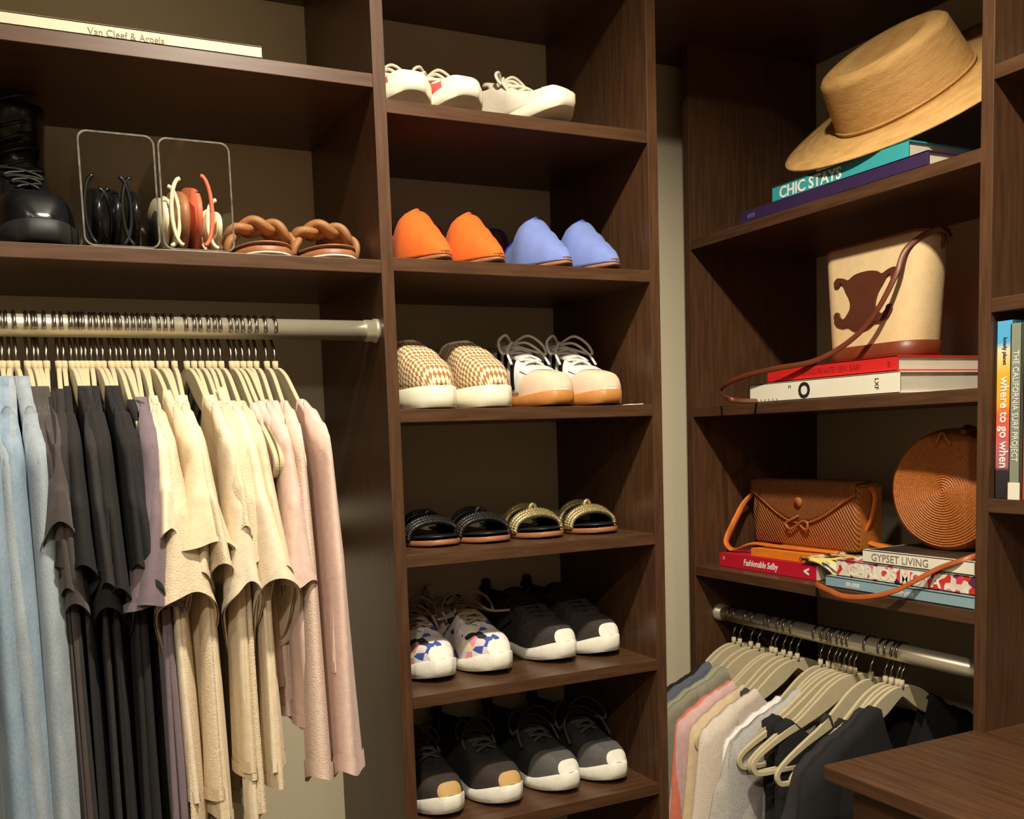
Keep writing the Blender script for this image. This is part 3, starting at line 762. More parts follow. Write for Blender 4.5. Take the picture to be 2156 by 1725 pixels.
# ------------------------------------------------------------------ garments
def fabric(name, rgb, rough=.92, var=.08, bump=.35): return mat('fabric_'+name, rgb, rough, var, 90, bump, 900, sheen=.15)
ARM = tab([(0,.004),(.045,-.006),(.08,-.024),(.115,-.047),(.15,-.064),(.185,-.083),(.214,-.100),(.224,-.112),(.24,-.14)])
def garment(name, label, cat, group, m, x, y, zrod, rz, hem=.62, neck=.075, scoop=.10, W=.222, th=.0045, wave=.006, flare=.06, seed=0, sleeve=None, hemr=0, roll=0, collar=False):
    R = random.Random(seed); t = empty(name, (x, y, zrod-.0625), rz); t.rotation_euler = (roll, 0, rz)
    tag(t, label, cat, group)
    ns, nv = 40, 30; p1, p2, p3 = R.uniform(0,6), R.uniform(0,6), R.uniform(0,6); k1, k2 = R.uniform(22,34), R.uniform(55,80)
    def ztop(a):
        q = abs(a)
        if q < neck: return ARM(neck)+.004-scoop*(1-(q/neck)**2.2)
        return ARM(q)+.005
    def pt(a, v, lay):
        zt = ztop(a); zz = zt+(-hem-zt)*v + hemr*v*math.sin(7*a+p3)
        A = wave*(v**.7)
        n = A*(math.sin(k1*a+p1)+.55*math.sin(k2*a+p2+1.5*v))
        e = 1-abs(a/W)**8
        h = (th*(.75+.9*v))*(.25+.75*e)+.0006
        return (a*(1+flare*v), n+lay*h, zz)
    V = []; F = []; M = ns+1
    for lay in (-1, 1):
        for j in range(nv+1):
            for i in range(M): V.append(pt(-W+2*W*i/ns, j/nv, lay))
    B = M*(nv+1)
    for j in range(nv):
        for i in range(ns):
            a = j*M+i; F.append((a+1, a, a+M, a+M+1)) ; a += B; F.append((a, a+1, a+M+1, a+M))
        for i, s_ in ((0, 1), (ns, -1)):
            a = j*M+i; F.append((a, a+B, a+B+M, a+M)[::s_])
    for i in range(ns):
        if abs(-W+2*W*(i+.5)/ns) > neck: F.append((i, i+1, i+1+B, i+B))
    mesh('body', V, F, m, t)
    # folded hem
    V2 = []; F2 = []
    for lay in (-1, 1):
        for j in (0, 1):
            for i in range(M):
                q = pt(-W+2*W*i/ns, 1-.028*(1-j)*.62/hem, lay); V2.append((q[0]*1.002, q[1]+lay*.0009, q[2]-(.0006 if j else 0)))
    for lay in range(2):
        for i in range(ns):
            a = lay*2*M+i; F2.append((a+1,a,a+M,a+M+1) if lay == 0 else (a,a+1,a+M+1,a+M))
    mesh('hem', V2, F2, m, t)
    if sleeve:
        ln, a1, b1, ds, dn, tilt = sleeve
        for sd in (1, -1):
            s0 = W-.046; z0 = ARM(W-.004)+.006; V = []; F = []; nr, ms = 18, 40; ph = R.uniform(0,6); nf = R.choice((2,3,3))
            for j in range(nr+1):
                v = j/nr; A = .046+(a1-.046)*v**.8; B0 = th+.0035; Bx = (B0+(max(b1, B0)-B0)*v**1.1)*min(1, .55+v/.12)**.6; s0 = W-.046+.018*min(1, v*3)
                for k in range(ms):
                    an = 2*math.pi*k/ms; wv = 1+.16*v*math.sin(nf*an+ph)
                    px = s0+ds*v+A*math.cos(an)*wv; py = dn*v*(1 if sd > 0 else .3)+Bx*math.sin(an)*wv
                    pz = z0-ln*v+(ARM(min(px, .238))+.0092-z0)*(1-v)**1.6+tilt*v*math.cos(an)+.005*v*math.sin(nf*an+ph+1)
                    V.append((sd*px, py, pz))
            for j in range(nr):
                for k in range(ms):
                    a = j*ms+k; b = j*ms+(k+1) % ms; q = (a, b, b+ms, a+ms); F.append(q if sd > 0 else q[::-1])
            hf = ms//2
            for k in range(1, hf): 
                q = (k, k+1, ms-k-1, ms-k) if k < hf-1 else (k, hf, ms-k)
                F.append(q[::-1] if sd > 0 else q)
            F.append((ms-1, 0, 1)[::-1] if sd > 0 else (ms-1, 0, 1))
            o = mesh('sleeve', V, F, m, t); solid(o, .0014, 1)
            cu = []
            for j in (nr-1, nr):
                for k in range(ms):
                    q = np.array(V[j*ms+k]); c = np.array((sd*(W-.028+ds*(j/nr)), dn*(j/nr)*(1 if sd > 0 else .3), q[2])); d = q-c; cu.append(tuple(q+d/(np.linalg.norm(d)+1e-9)*.0022))
            mesh('cuff', cu, [((k, (k+1) % ms, ms+(k+1) % ms, ms+k) if sd > 0 else (ms+k, ms+(k+1) % ms, (k+1) % ms, k)) for k in range(ms)], m, o)
    if collar:
        for sd in (-1, 1):
            V = []; F = []
            for i in range(13):
                q = i/12; a = -.075+.15*q
                for k in range(4): V.append((a, sd*(.006+.004*k), ztop(0)+.09*0+.058-.10*abs(q-.5)**1.5-.012*k+.006))
            for i in range(12):
                for k in range(3): F.append((i*4+k, i*4+k+1, i*4+k+5, i*4+k+4))
            solid(mesh('collar', V, F, m, t), .0015, 0)
    return t
HX = [-40,-6,3,19,33,55,70,81,96,122,133,149,160,171,180,190.5,204.6,216,233,245.5,256,267,284,296,305.5,316.6,334.7,346,366,392,406.5,422.4,437,449,464.5,487,497,511,524,538,561,578]
DEN = noisemix('light_denim', [(0,(88,108,126)),(1,(150,168,182))], 60, .9, .4, 700, 4, stretch=(1,1,.25))
CHAM = noisemix('chambray_blue', [(0,(112,124,134)),(1,(164,174,180))], 80, .9, .35, 800, 4, stretch=(1,1,.3))
LAV = fabric('lavender_grey', (150,142,152)); TAUP = fabric('dark_taupe', (62,54,50)); BLK = mat('fabric_washed_black', (25,23,23), .95, .08, 90, .3, 900); CHR = mat('fabric_charcoal', (40,37,36), .95, .08, 90, .3, 900); MAU = fabric('dusty_mauve', (112,96,104))
CRM = fabric('cream', (216,197,162)); OAT = noisemix('oat_linen', [(0,(198,178,146)),(1,(226,208,178))], 140, .92, .5, 500, 3); IVO = fabric('ivory', (222,206,178)); PNK = fabric('blush_pink', (214,184,170)); ROS = fabric('pale_rose', (214,176,168))
BLUSH = noisemix('blush_linen', [(0,(198,172,154)),(1,(224,200,182))], 140, .92, .5, 500, 3)
left = []
for i, u in enumerate(HX):
    p = at(u, 740, 1, RODL[0]); left.append(p[0])
GL = 'clothes on the long left rod'
rng = random.Random(3)
def short(rr, a=1.0): return (rr.uniform(.12,.22), .046*a, rr.uniform(.012,.022)*a, rr.uniform(.0,.02), rr.uniform(-.01,.012), rr.uniform(.02,.05))
for j, x in enumerate(left):
    i = j-1; rr = random.Random(100+i); jit = rr.uniform(-.07,.07)
    zr = RODL[1]; y = RODL[0]; rz = -R90+jit
    big = None
    if i < 0:
        m, lab, gr, cat = fabric('mustard', (176,136,52)), 'mustard yellow dress at the far end of the long rod', None, 'dress'
        kw = dict(hem=.86, neck=.05, th=.011, wave=.008, flare=.05)
    elif i < 4:
        m, lab, gr, cat = ((DEN,'light blue denim dress with soft folds, beside the mustard dress','blue denim clothes','dress') if i in (0,1) else (CHAM,'pale blue chambray shirt hanging beside the black tops','blue chambray shirts','shirt'))
        kw = dict(hem=.86, neck=.05, th=.011, wave=.013, flare=.12, sleeve=(.5,.045,.022,.01,0,.01))
    elif i < 7:
        m, lab, gr, cat = TAUP, 'dark taupe knit top among the black tops', 'taupe tops', 'top'
        kw = dict(hem=rr.uniform(.72,.8), neck=.075, th=.005, wave=.007, flare=.10, sleeve=short(rr,.9))
    elif i < 20:
        if rr.random() < .75: m, lab, gr = BLK, ('washed black short-sleeved top beside the taupe tops' if i == 7 else 'washed black sleeveless top showing its hanger, beside the mauve tops' if i in (18,19) else 'washed black short-sleeved top deep among the black tops'), ('black sleeveless tops' if i in (18,19) else 'black tops on the long rod')
        else: m, lab, gr = CHR, 'faded charcoal top among the black tops', 'charcoal tops on the long rod'
        cat = 'top'; kw = dict(hem=rr.uniform(.6,.74), neck=rr.uniform(.07,.10), th=.005, wave=.007, flare=.09, sleeve=short(rr) if i not in (18,19) else None)
        if i in (18,19): kw.update(W=.14, neck=.10, scoop=.14)
    elif i < 22:
        m, lab, gr, cat = MAU, 'dusty mauve top between the black and cream tops', 'mauve tops', 'top'
        kw = dict(hem=.66, neck=.10, th=.006, wave=.007, flare=.10, sleeve=(.20,.055,.030,.015,-.012,.03))
    elif i < 34:
        k = i % 3
        m, lab, gr = ((CRM,'cream cotton tee with loose short sleeves','cream cotton tees'), (OAT,'oat linen tee with loose short sleeves','oat linen tees'), (IVO,'ivory tee with loose short sleeves','ivory tees'))[k]
        cat = 'top'; kw = dict(hem=rr.uniform(.50,.60)-.004*(i-22), neck=rr.uniform(.085,.11), th=.0055, wave=.010, flare=.08, sleeve=(rr.uniform(.13,.22), rr.uniform(.042,.055), .032 if i in (22,27,32) else rr.uniform(.011,.020), rr.uniform(.0,.03), rr.uniform(-.012,.02), rr.uniform(.02,.06)), hemr=.01)
    else:
        m, lab, gr = ((PNK,'blush pink top with wide neckline by the tower side panel','blush pink tops') if i % 2 == 0 else (BLUSH,'blush linen top with wide neckline by the tower side panel','blush linen tops'))
        cat = 'top'; kw = dict(hem=rr.uniform(.38,.50), neck=rr.uniform(.10,.12), W=.218, th=.005, wave=.007, flare=.08, hemr=.012)
        if i in (36,39,40): kw['sleeve'] = (.42 if i != 36 else .18, .036, .018, .03, 0, .01)
        else: kw.update(W=.165)
    nm = 'mustard_dress' if i < 0 else 'denim_dress' if cat == 'dress' else 'chambray_shirt' if cat == 'shirt' else 'short_sleeved_tee'
    hanger(x, y, zr, rz, 'cream velvet hanger on the long left rod', 'velvet hangers on the long left rod', rr.uniform(-.03,.03))
    garment(nm, lab, cat, gr, m, x, y, zr, rz, seed=200+i, **kw)

# ------------------------------------------------------------------ right-hand rod
HR = [415,450,515,560,640,665,712,752,795,935,980,1015,1040,1075,1108,1140,1238,1325,1360,1395,1420]
RG = [('washed black top at the far end of the short rod', BLK, 's'), ('slate blue top beside the black one on the short rod', fabric('slate', (86,92,104)), 's'),
      ('sage green top on the short rod', fabric('sage', (150,150,122)), 's'), ('olive grey top beside the coral top', fabric('olive_grey', (138,132,112)), 's'),
      ('coral top on the short rod', fabric('coral', (214,120,92)), 'l'), ('dusty pink top beside the coral top', fabric('dusty_pink', (206,170,166)), 'l'),
      ('beige top beside the dusty pink top', fabric('beige', (206,182,146)), 'l'), ('taupe top behind the oatmeal sweater', TAUP, None), ('oatmeal heather sweater with dropped shoulders on the short rod', noisemix('oatmeal_heather', [(0,(196,182,164)),(1,(226,214,198))], 260, .95, .5, 600, 4), 'l'),
      ('white long-sleeved top on the short rod', fabric('white', (232,224,220)), 'l'), ('heather grey sweater beside the white top', noisemix('grey_heather', [(0,(146,142,138)),(1,(186,182,176))], 260, .95, .5, 600, 4), 'l'),
      ('soft grey top beside the heather grey sweater', noisemix('grey_linen', [(0,(158,154,146)),(1,(196,190,180))], 120, .95, .5, 500, 4), 's'),
      ('black strappy top on the short rod', BLK, None), ('black strappy top on the short rod', BLK, None), ('black strappy top on the short rod', BLK, None), ('black strappy top on the short rod', BLK, None),
      ('charcoal camisole on the short rod', CHR, None), ('black camisole with thin straps on the short rod', BLK, None), ('black camisole with thin straps on the short rod', BLK, None), ('dark charcoal shirt behind the black sweater', CHR, 's'), ('large black sweater nearest the counter on the short rod', BLK, 'L')]
for i, (u, (lab, m, sl)) in enumerate(zip(HR, RG)):
    px_ = 1400+u/2.852; v_ = 1120+(600+u*.20)/2.852
    p = at(px_, v_, 0, RODR[0]); y = min(max(p[1], YD4+.03), YD3-.04); rr = random.Random(500+i)
    rz = math.pi+rr.uniform(-.10,.06); zr = RODR[1]; x = RODR[0]
    hanger(x, y, zr, rz, 'cream velvet hanger on the short rod under the bags', 'velvet hangers on the short rod', rr.uniform(-.03,.03))
    kw = dict(hem=.62, neck=.075, th=.006, wave=.006, flare=.05)
    if sl == 's': kw['sleeve'] = (.2,.05,.022,.02,0,.02)
    elif sl == 'l': kw['sleeve'] = (.52,.046,.022,.015,0,.01); kw.update(neck=.10, scoop=.06)
    elif sl == 'L': kw['sleeve'] = (.55,.055,.028,.0,0,.01); kw.update(hem=.66, W=.228, neck=.06, th=.010, wave=.004)
    else: kw.update(W=.115, neck=.10, scoop=.12, hem=.55)
    if sl is None and i in (12,13,14,15): kw.update(W=.16, neck=.135, scoop=.06)
    garment('hanging_sweater' if 'sweater' in lab else 'camisole' if ('camisole' in lab or 'strappy' in lab) else 'short_sleeved_tee' if sl == 's' else 'long_sleeved_tee', lab, 'top', 'black strappy tops' if 'strappy' in lab else 'black camisoles' if 'black camisole' in lab else None, m, x, y, zr, rz, seed=700+i, **kw)

# ------------------------------------------------------------------ right-hand unit: books, hat, bags
TEAL = mat('teal_cover', (58,160,164), .45, .04, 20); PURP = mat('purple_cover', (52,34,72), .5, .08, 20); REDC = mat('red_cover', (206,34,30), .5, .04, 20)
WHC = mat('white_cover', (234,228,206), .55, .03, 20); CRIM = mat('crimson_cover', (196,26,48), .45, .04, 20); ORGC = mat('orange_cover', (226,128,28), .6, .08, 40)
BLC = mat('pale_blue_cover', (140,170,178), .55, .05, 20)
FLW = noisemix('floral_print', [(0,(228,214,190)),(.34,(216,60,84)),(.5,(224,206,196)),(.6,(206,52,34)),(.7,(232,226,210)),(.8,(96,46,76)),(.88,(40,34,36)),(.93,(210,120,150))], 95, .5, 0, 60, 3, vor=True)
FLW.name = 'floral_cover_print'
def on(y, z, x=XB): return (x, y, z)
z = S['R1']+.0005
book('deep purple hardback under the teal book, beneath the straw hat', .405, .27, .022, PURP, on(.075, z, XB+.006), FLATB, [('lllllll', .012, .018, .006, mat('violet_ink',(104,88,128),.7,.02,10), dict(sx=1.1))])
book('teal hardback titled CHIC STAYS under the straw hat', .29, .25, .027, TEAL, on(.004, z+.0225, XB+.016), FLATB, [('CHIC STAYS', .0265, .018, .0042, INKW, dict(sx=.98, bold=.0006))])
z = S['R2']+.0005
book('thick white hardback with a black ring on its spine', .335, .31, .0335, WHC, on(.052, z, XB+.004), FLATB,
     [('O', .036, .122, .004, INKK, dict(sx=.95, bold=.0012)), ('LXF', .011, .288, .026, INKK, dict(rot=(R90,R90,0))), ("''", .02, .098, .012, INKK, {}), ('o   o   o   o   o   o', .006, .018, .003, INKG, dict(sx=1.2))])
book('bright red hardback under the bucket bag', .287, .27, .024, REDC, on(.015, z+.034, XB+.012), FLATB, [('LIVING PRIVATE VIEW BABY', .0135, .085, .0075, INKR, dict(sx=.78)), ('m', .012, .268, .016, INKR, dict(rot=(R90,R90,0)))])
z = S['R3']+.0005
book('crimson softcover titled Fashionable Selby beside the magazine', .262, .21, .0265, CRIM, on(.184, z, XB+.036), FLATB, [('Fashionable Selby', .017, .072, .008, INKW, dict(sx=.78, shear=.15, bold=.0003)), ('<', .022, .232, .006, INKW, dict(bold=.001)), ('lllll', .006, .012, .02, INKW, dict(rot=(R90,R90,0)))], hard=False)
book('orange softcover lying on the crimson book under the woven bag', .155, .15, .015, ORGC, on(.100, z+.027, XB+.044), FLATB, [('o', .018, .128, .002, INKR, {})], hard=False)
book('pale blue hardback, lowest of the stack under the round bag', .285, .26, .0185, BLC, on(-.130, z, XB+.006), FLATB, [('llhlllll', .011, .045, .0045, INKW, dict(sx=1.3)), ('llllhlllll', .011, .145, .0045, INKW, dict(sx=1.3))])
book('floral print hardback titled CARLOS in the stack under the round bag', .268, .25, .0275, FLW, on(-.146, z+.019, XB+.014), FLATB, [('CARLOS MOTA', .026, .026, .0045, WHC, dict(sx=1.0, bold=.0008))])
book('white book titled GYPSET LIVING on top of the stack under the round bag', .205, .22, .021, WHC, on(-.2005, z+.047, XB+.016), FLATB, [('GYPSET LIVING', .0165, .018, .0048, INKG, dict(sx=.98))])
# dark printed front of the top book, where the bag stands
bk = [o for o in bpy.data.objects if o.get('label','').startswith('white book titled GYPSET')][0]
box('cover_print', (.004,.006,.021), (.201,.216,.0212), mat('dark_photo_print', (52,36,28), .5, .5, 25), bk, 0)
z = S['R5']+.0005
SUNSET = mat('sunset_spine', (255,255,255), .5, 0, 1)
def sunset():
    nt = SUNSET.node_tree; N = nt.nodes; L = nt.links; r = [n for n in N if n.type == 'VALTORGB'][0]
    sp = N.new('ShaderNodeSeparateXYZ'); L.new([n for n in N if n.type == 'TEX_COORD'][0].outputs['Object'], sp.inputs[0])
    mr = N.new('ShaderNodeMapRange'); mr.inputs['From Max'].default_value = .241; L.new(sp.outputs[0], mr.inputs[0]); L.new(mr.outputs[0], r.inputs[0])
    cr = r.color_ramp
    while len(cr.elements) > 1: cr.elements.remove(cr.elements[-1])
    for i, (p, c) in enumerate([(0,(84,172,216)),(.12,(84,172,216)),(.16,(232,216,176)),(.22,(232,206,130)),(.3,(236,178,44)),(.46,(236,160,36)),(.52,(224,98,56)),(.66,(214,92,92)),(.71,(196,104,116)),(.82,(176,98,110)),(.84,(52,46,52)),(1,(40,36,40))]):
        e = cr.elements[0] if i == 0 else cr.elements.new(p); e.position = p; e.color = lin(c)
sunset()
SAGE = mat('sage_spine', (134,140,122), .55, .05, 20); RUST = mat('rust_cover', (176,74,36), .5, .08, 20)
book('upright book with a blue to orange sunset spine, against the bookcase side', .241, .2, .026, SUNSET, on(YD4-T-.0015, z+.241, XB+.010), STANDB, [('lonely planet', .0085, .022, .011, INKK, dict(sx=.85)), ('where to go when', .0185, .075, .008, INKW, dict(sx=.9, bold=.0003))])
book('upright sage green book titled THE CALIFORNIA SURF PROJECT', .235, .2, .0175, SAGE, on(YD4-T-.0285, z+.235, XB+.002), STANDB, [('THE CALIFORNIA SURF PROJECT', .0118, .036, .005, INKW, dict(sx=.86))])
bk2 = [o for o in bpy.data.objects if o.get('label','').startswith('upright sage')][0]
box('spine_band', (.212,-.0006,.0002), (.235,.02,.0173), WHC, bk2, 0)
book('upright rust orange book beside the sage green one', .225, .19, .02, RUST, on(YD4-T-.0465, z+.225, XB+.004), STANDB, [])

# ---- folded magazine spilling between the red book and the stack
MAG = noisemix('magazine_print', [(0,(222,196,92)),(.3,(40,36,36)),(.45,(206,200,186)),(.62,(128,116,100)),(.78,(226,210,120)),(.9,(60,54,52))], 55, .45, 0, 60, 3, vor=True, stretch=(1,2.2,1))
pr = [(0,.034),(.03,.033),(.055,.026),(.075,.014),(.083,.004),(.084,.0008)]
v, f = [], []
pp = spline([(a,0,b) for a, b in pr], 5)
for q in pp: v += [(q[0],0,q[2]), (q[0],.15,q[2])]
for i in range(len(pp)-1): f.append((2*i, 2*i+2, 2*i+3, 2*i+1))
mg = mesh('magazine', v, f, MAG); solid(mg, .004, 1); tag(mg, 'yellow and black printed magazine drooping beside the crimson book', 'magazine')
place3(mg, (XB+.030, -.048, S['R3']+.0006), *FLATB)

# ---- straw hat
STRAW = noisemix('woven_straw', [(0,(166,122,66)),(.5,(200,156,92)),(1,(222,182,118))], 30, .7, .6, 160, 5, stretch=(1,1,7))
def hat():
    t = empty('straw_hat'); tag(t, 'wide-brimmed natural straw hat resting on the teal book', 'hat')
    ry, rx = .224, .188
    seg = 72
    def ring(r, z, wob=0): return [(r*math.cos(a), r*math.sin(a), z+wob*math.cos(2*a+.4)) for a in np.linspace(0, 2*math.pi, seg+1)[:-1]]
    br = []
    for k in range(15):
        q = k/14; br.append([(x*rx*1.0/1, y*ry/1, zz) for x, y, zz in ring(1-.465*q, -.004*(1-q)+.0012*math.sin(q*60), .008*(1-q)**1.2)])
    o = mesh('brim', *loft_data(br, False, False), STRAW, t); solid(o, .0032, 0)
    cr = []
    for k in range(25):
        q = k/24
        if q < .72:
            s_ = q/.72; r = .54-.05*s_; zz = .084*s_**.95
        else:
            s_ = (q-.72)/.28; r = .49*(1-s_)**.5 if s_ < 1 else 0.002; zz = .084+.012*math.sin(min(1, s_*1.6)*R90)-.022*max(0, s_-.35)/.65
        cr.append([(x*rx, y*ry, zz) for x, y, _ in ring(max(r, .004), zz+.0)])
        cr[-1] = [(x, y, zz+.0009*math.sin(k*2.2)) for x, y, _ in cr[-1]]
    mesh('crown', *loft_data(cr, False, True), STRAW, t)
    tube('hat_band', [(.540*rx*math.cos(a), .540*ry*math.sin(a), .006) for a in np.linspace(0, 2*math.pi, 61)[:-1]], .002, STRAW, t, 6, closed=True)
    t.matrix_world = Matrix.Translation((.862, -.160, S['R1']+.1655)) @ Matrix.Rotation(-.70, 4, 'Y') @ Matrix.Rotation(.03, 4, 'X')
hat()

# ---- bucket bag
BCAN = mat('cream_bag_canvas', (214,186,138), .8, .05, 60, .3, 700); BRNL = mat('brown_bag_leather', (112,52,28), .42, .08, 50, .1, 300)
def bucket_bag():
    zb = S['R2']+.0590; t = empty('bucket_bag', (.818, -.163, zb)); tag(t, 'cream canvas bucket bag with brown leather base and scroll emblem', 'handbag')
    t.rotation_euler = (0, 0, 0)
    def ring(q, o=0):
        wd = .180+.046*q+2*o; dp = .092-.034*q*q+2*o
        return [(b, a, .190*q) for a, b in rrect(wd, dp, min(.040, dp/2-.003), 7)]
    rr = [ring(k/12) for k in range(13)]
    rr = [[(x, y, z+(.012*math.cos(y*14) if k > 6 else 0)*((k-6)/6 if k > 6 else 0)) for x, y, z in r] for k, r in enumerate(rr)]
    o = mesh('body', *loft_data(rr, True, False), BCAN, t); solid(o, .0025, 1)
    mesh('base_band', *loft_data([ring(0, .0012), ring(.05, .0014), ring(.13, .0014), ring(.135, 0)], True, False), BRNL, t)
    top = rr[-1]; tube('top_binding', [p for p in top], .003, BRNL, t, 6, closed=True)
    for sd in (-1, 1): # strap anchors
        yy = sd*.110; tube('strap_anchor', [(0, yy*.98, .165), (0, yy*1.04, .198)], .007, BRNL, t, 8, flat=.4, up=(0,1,0))
    # emblem lying on the front face
    E = [(0,.055),(.024,.052),(.038,.044),(.052,.050),(.066,.052),(.072,.042),(.066,.034),(.058,.036),(.058,.041),(.050,.038),(.043,.026),(.032,.008),(.028,-.012),(.033,-.024),(.043,-.034),(.052,-.028),(.055,-.020),(.062,-.018),(.066,-.028),(.058,-.042),(.044,-.048),(.030,-.048),(.018,-.056),(.0,-.060)]
    full = E+[(-a, b) for a, b in E[-2:0:-1]]
    pts = [p[:2] for p in spline([(a*.92, b*.82) for a, b in full], 3, True)]
    bm = bmesh.new()
    def fx(zz): # front face of the bag at height zz
        q = zz/.190; return -(.092-.034*q*q)/2
    lay = []
    for off in (-.0004, -.0042):
        lay.append([bm.verts.new((fx(.100+b*1.0)+off-.0006, -a+.004, .100+b)) for a, b in pts])
    bm.faces.new(lay[0]); bm.faces.new(lay[1][::-1])
    n = len(pts)
    for i in range(n): bm.faces.new((lay[0][i], lay[0][(i+1) % n], lay[1][(i+1) % n], lay[1][i]))
    bmesh.ops.recalc_face_normals(bm, faces=bm.faces)
    me = bpy.data.meshes.new('emblem'); bm.to_mesh(me); bm.free(); me.materials.append(mat('emblem_leather', (84,42,26), .45, .08, 50)); link(bpy.data.objects.new('emblem', me), t)
    # strap, in world coordinates
    W = [(.815,-.293,.262+Z0), (.80,-.280,.275+Z0), *[at(u, v, 0, x) for u, v, x in ((1912,520,.780),(1888,575,.762),(1855,640,.750),(1820,690,.745),(1770,732,.735),(1710,762,.722),(1640,775,.708),(1575,790,.702),(1530,808,.704),(1517,826,.712))], *[at(u, v, 2, S['R2']+.004) for u, v in ((1540,842),(1600,845))]]
    W += [at(1700, 842, 2, S['R2']+.004)+np.array((.07,.06,0))]
    s_ = tube('strap', spline([np.array(p)-np.array(t.location) for p in W[:-1]], 6), 0.0048, mat('strap_leather', (104,50,28), .45, .08, 50), t, 8, flat=.3, up=(0,.4,1))
bucket_bag()

# ---- envelope bag of woven rattan
RAT = mat('woven_rattan', (166,96,38), .6, .18, 120)
def weave(m, kind, scale, rot):
    nt = m.node_tree; N = nt.nodes; L = nt.links
    mp = N.new('ShaderNodeMapping'); mp.inputs['Rotation'].default_value = rot
    L.new([n for n in N if n.type == 'TEX_COORD'][0].outputs['Object'], mp.inputs[0])
    wv = N.new('ShaderNodeTexWave'); wv.wave_type = kind; wv.inputs['Scale'].default_value = scale; wv.inputs['Distortion'].default_value = .6
    if kind == 'RINGS': wv.rings_direction = 'X'
    else: wv.bands_direction = 'Y'
    L.new(mp.outputs[0], wv.inputs['Vector'])
    bp = N.new('ShaderNodeBump'); bp.inputs['Strength'].default_value = .9; bp.inputs['Distance'].default_value = .002
    L.new(wv.outputs[0], bp.inputs['Height']); L.new(bp.outputs[0], N['Principled BSDF'].inputs['Normal'])
    mx = N.new('ShaderNodeMix'); mx.data_type = 'RGBA'; r = [n for n in N if n.type == 'VALTORGB'][0]
    mx.inputs['B'].default_value = tuple(.35*c for c in lin((166,96,38))[:3])+(1,); L.new(r.outputs[0], mx.inputs['A'])
    mr = N.new('ShaderNodeMapRange'); mr.inputs['To Min'].default_value = .6; mr.inputs['To Max'].default_value = 0; L.new(wv.outputs[0], mr.inputs[0]); L.new(mr.outputs[0], mx.inputs['Factor'])
    L.new(mx.outputs['Result'], N['Principled BSDF'].inputs['Base Color'])
    return m
RATD = weave(mat('woven_rattan_diagonal', (172,100,40), .6, .15, 120), 'BANDS', 55, (.62,0,0))
RATH = weave(mat('woven_rattan_flap', (160,92,38), .6, .15, 120), 'BANDS', 75, (-.25,0,0))
ORST = mat('orange_leather_strap', (206,112,36), .45, .08, 50)
def envelope_bag():
    zb = S['R3']+.0433; t = empty('envelope_bag', (.836, .048, zb)); tag(t, 'woven rattan envelope bag with flap and orange leather strap', 'handbag')
    wd, ht, dp = .270, .121, .062
    def ring(z, o=0): return [(a, b, z) for a, b in [(dp/2+q[1]+o*(1 if q[1] > 0 else -1), q[0]) for q in rrect(wd+2*o, dp, .010, 4)]]
    rings = [ring(0, -.003), ring(.004), ring(ht*.5, .0025), ring(ht-.004), ring(ht, -.003)]
    mesh('body', *loft_data(rings), RATD, t)
    box('side_gusset', (.006,-wd/2-.0036,.006), (dp-.006,-wd/2-.0018,ht-.006), RAT, t, 0)
    # flap
    n = 28; V = []; F = []; K = 8
    for i in range(n+1):
        q = -1+2*i/n; y = -q*(wd/2+.001)
        drop = .018+.058*max(0, math.cos(q*R90))**1.25
        row = [(dp*.55, y, ht+.004), (.006, y, ht+.004), (-.004, y, ht+.001)]
        for k in range(1, K+1): row.append((-.0052, y, ht-drop*k/K))
        V += row
    M = K+3
    for i in range(n):
        for k in range(M-1): a = i*M+k; F.append((a, a+M, a+M+1, a+1))
    solid(mesh('flap', V, F, RATH, t), .003, 0)
    tube('flap_edging', [V[i*M+M-1] for i in range(n+1)], .0026, RAT, t, 6)
    mesh('button', *tube_data([(-.006,0,ht-.036),(-.011,0,ht-.036)], .0095, 16), RAT, t)
    for r0, yy in ((.014,.008),(.012,-.020)):
        pass
    tube('tie_loop', spline([(-.008,0,ht-.062),(-.011,.016,ht-.070),(-.012,.030,ht-.078),(-.011,.020,ht-.088),(-.009,.003,ht-.080),(-.009,-.010,ht-.072),(-.011,-.026,ht-.074),(-.010,-.022,ht-.088),(-.008,-.004,ht-.080)], 6), .0026, RAT, t, 6)
    Lo = np.array(t.location)
    a = [Lo+(dp/2, wd/2+.001, ht-.004)]+[at(u, v, 0, x) for u, v, x in ((1570,1055,.825),(1549,1092,.795),(1532,1128,.768),(1530,1146,.762))]
    a += [np.array((.772,.165,S['R3']+.0325)), np.array((.779,.12,S['R3']+.0475)), np.array((.780,.05,S['R3']+.0478)), np.array((.785,-.02,S['R3']+.0480)), np.array((.80,-.08,S['R3']+.046))]
    tube('strap', spline([p-Lo for p in a], 6), .0062, ORST, t, 8, flat=.38, up=(1,0,.3))
    b = [Lo+(dp/2,-wd/2-.001,ht-.006)]+[at(u, v, 0, x) for u, v, x in ((1843,1045,.862),(1836,1090,.86),(1822,1130,.858),(1840,1146,.87),(1885,1152,.9))]
    tube('strap', spline([p-Lo for p in b], 6), .0062, ORST, t, 8, flat=.38, up=(1,0,.3))
envelope_bag()

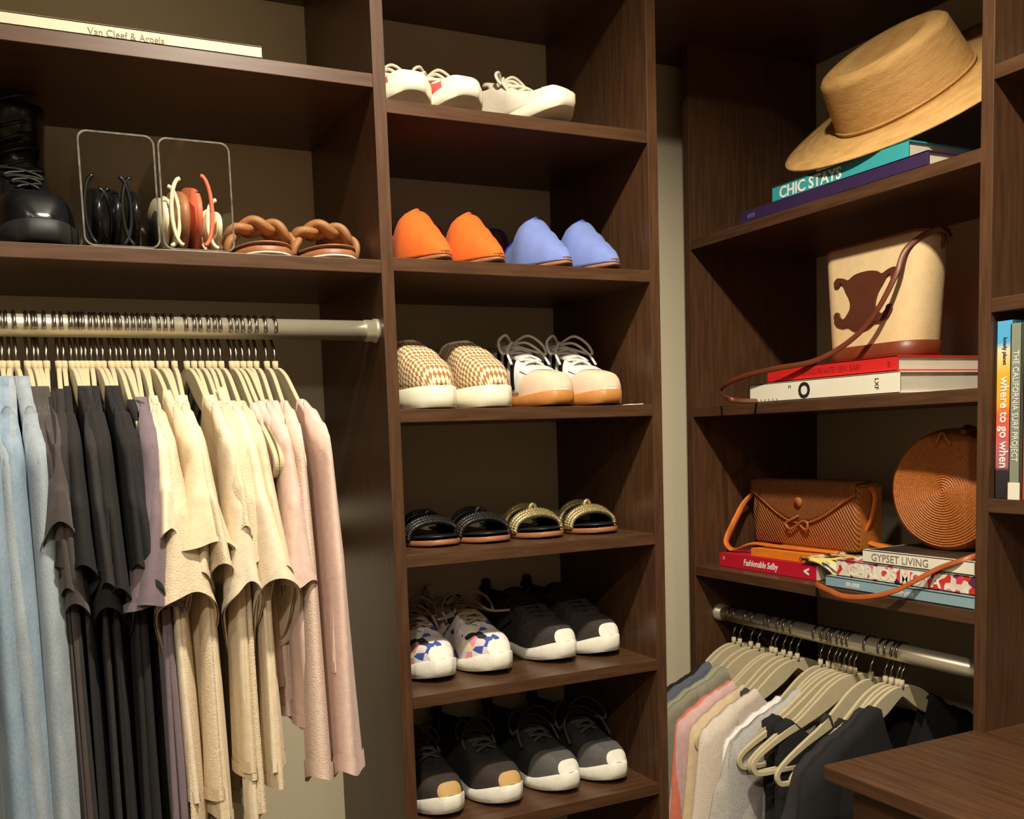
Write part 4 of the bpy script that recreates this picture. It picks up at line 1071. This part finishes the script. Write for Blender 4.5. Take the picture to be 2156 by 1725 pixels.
# ---- round rattan bag
RATR = mat('coiled_rattan', (168,96,36), .55, .2, 260, .6, 420)
def round_bag():
    r = .094; t = empty('round_bag', (.800, -.297, S['R3']+.0687+r)); tag(t, 'round coiled rattan bag with long leather strap, standing on the white book', 'handbag')
    prof = []
    nr = 22
    for k in range(nr*6+1):
        q = k/(nr*6); rad = .001+(r-.006)*q
        prof.append((rad, -.006*(1-q**2)+(-.0016*abs(math.sin(math.pi*nr*q)))))
    seg = 96
    rings = [[(x_, rad*math.cos(a), rad*math.sin(a)) for a in np.linspace(0, 2*math.pi, seg+1)[:-1]] for rad, x_ in prof]
    rings += [[(x_, rr_*math.cos(a), rr_*math.sin(a)) for a in np.linspace(0, 2*math.pi, seg+1)[:-1]] for rr_, x_ in ((r-.001,.003),(r,.009),(r,.016))]
    mesh('front_shell', *loft_data(rings, True, False), RATR, t)
    parts = []
    for k, xx in enumerate((.018,.0225,.027,.0315,.036,.0405,.045,.0495,.054)):
        parts.append(tube_data([(xx, (r-.0005)*math.cos(a), (r-.0005)*math.sin(a)) for a in np.linspace(0, 2*math.pi, 65)[:-1]], .0029, 6, closed=True))
    mesh('side_coils', *join(parts), RATR, t)
    rings = [[(.070-x_*1-.012, rad*math.cos(a), rad*math.sin(a)) for a in np.linspace(0, 2*math.pi, 49)[:-1]] for rad, x_ in prof[::6]]
    mesh('back_shell', *loft_data(rings, True, False), RATR, t)
    tube('clasp', spline([(-.004,.012,r-.024),(-.007,.006,r-.012),(-.006,0,r-.004),(-.007,-.006,r-.012),(-.004,-.012,r-.024)], 5), .0028, RATR, t, 6)
    tube('hinge_knot', spline([(.0,-.03,r-.004),(.02,-.036,r-.001),(.035,-.03,r-.002),(.02,-.022,r+.003),(.0,-.03,r-.004)], 5), .0045, RAT, t, 6)
    Lo = np.array(t.location)
    W = [Lo+(.03,-.085,.02), np.array((.775,-.398,S['R3']+.078)), np.array((.742,-.392,S['R3']+.0755))]+[at(u, v, 0, x) for u, v, x in ((2005,1180,.721),(1960,1196,.718),(1915,1220,.708),(1870,1243,.700),(1820,1254,.697),(1775,1252,.700),(1750,1240,.706))]+[np.array((.722,-.118,S['R3']+.005)), np.array((.745,-.105,S['R3']+.004))]
    tube('strap', spline([p-Lo for p in W], 7), .0048, mat('cognac_strap', (164,84,40), .42, .08, 50), t, 8, flat=.4, up=(.6,0,1))
    t.rotation_euler = (0, 0, .12)
round_bag()
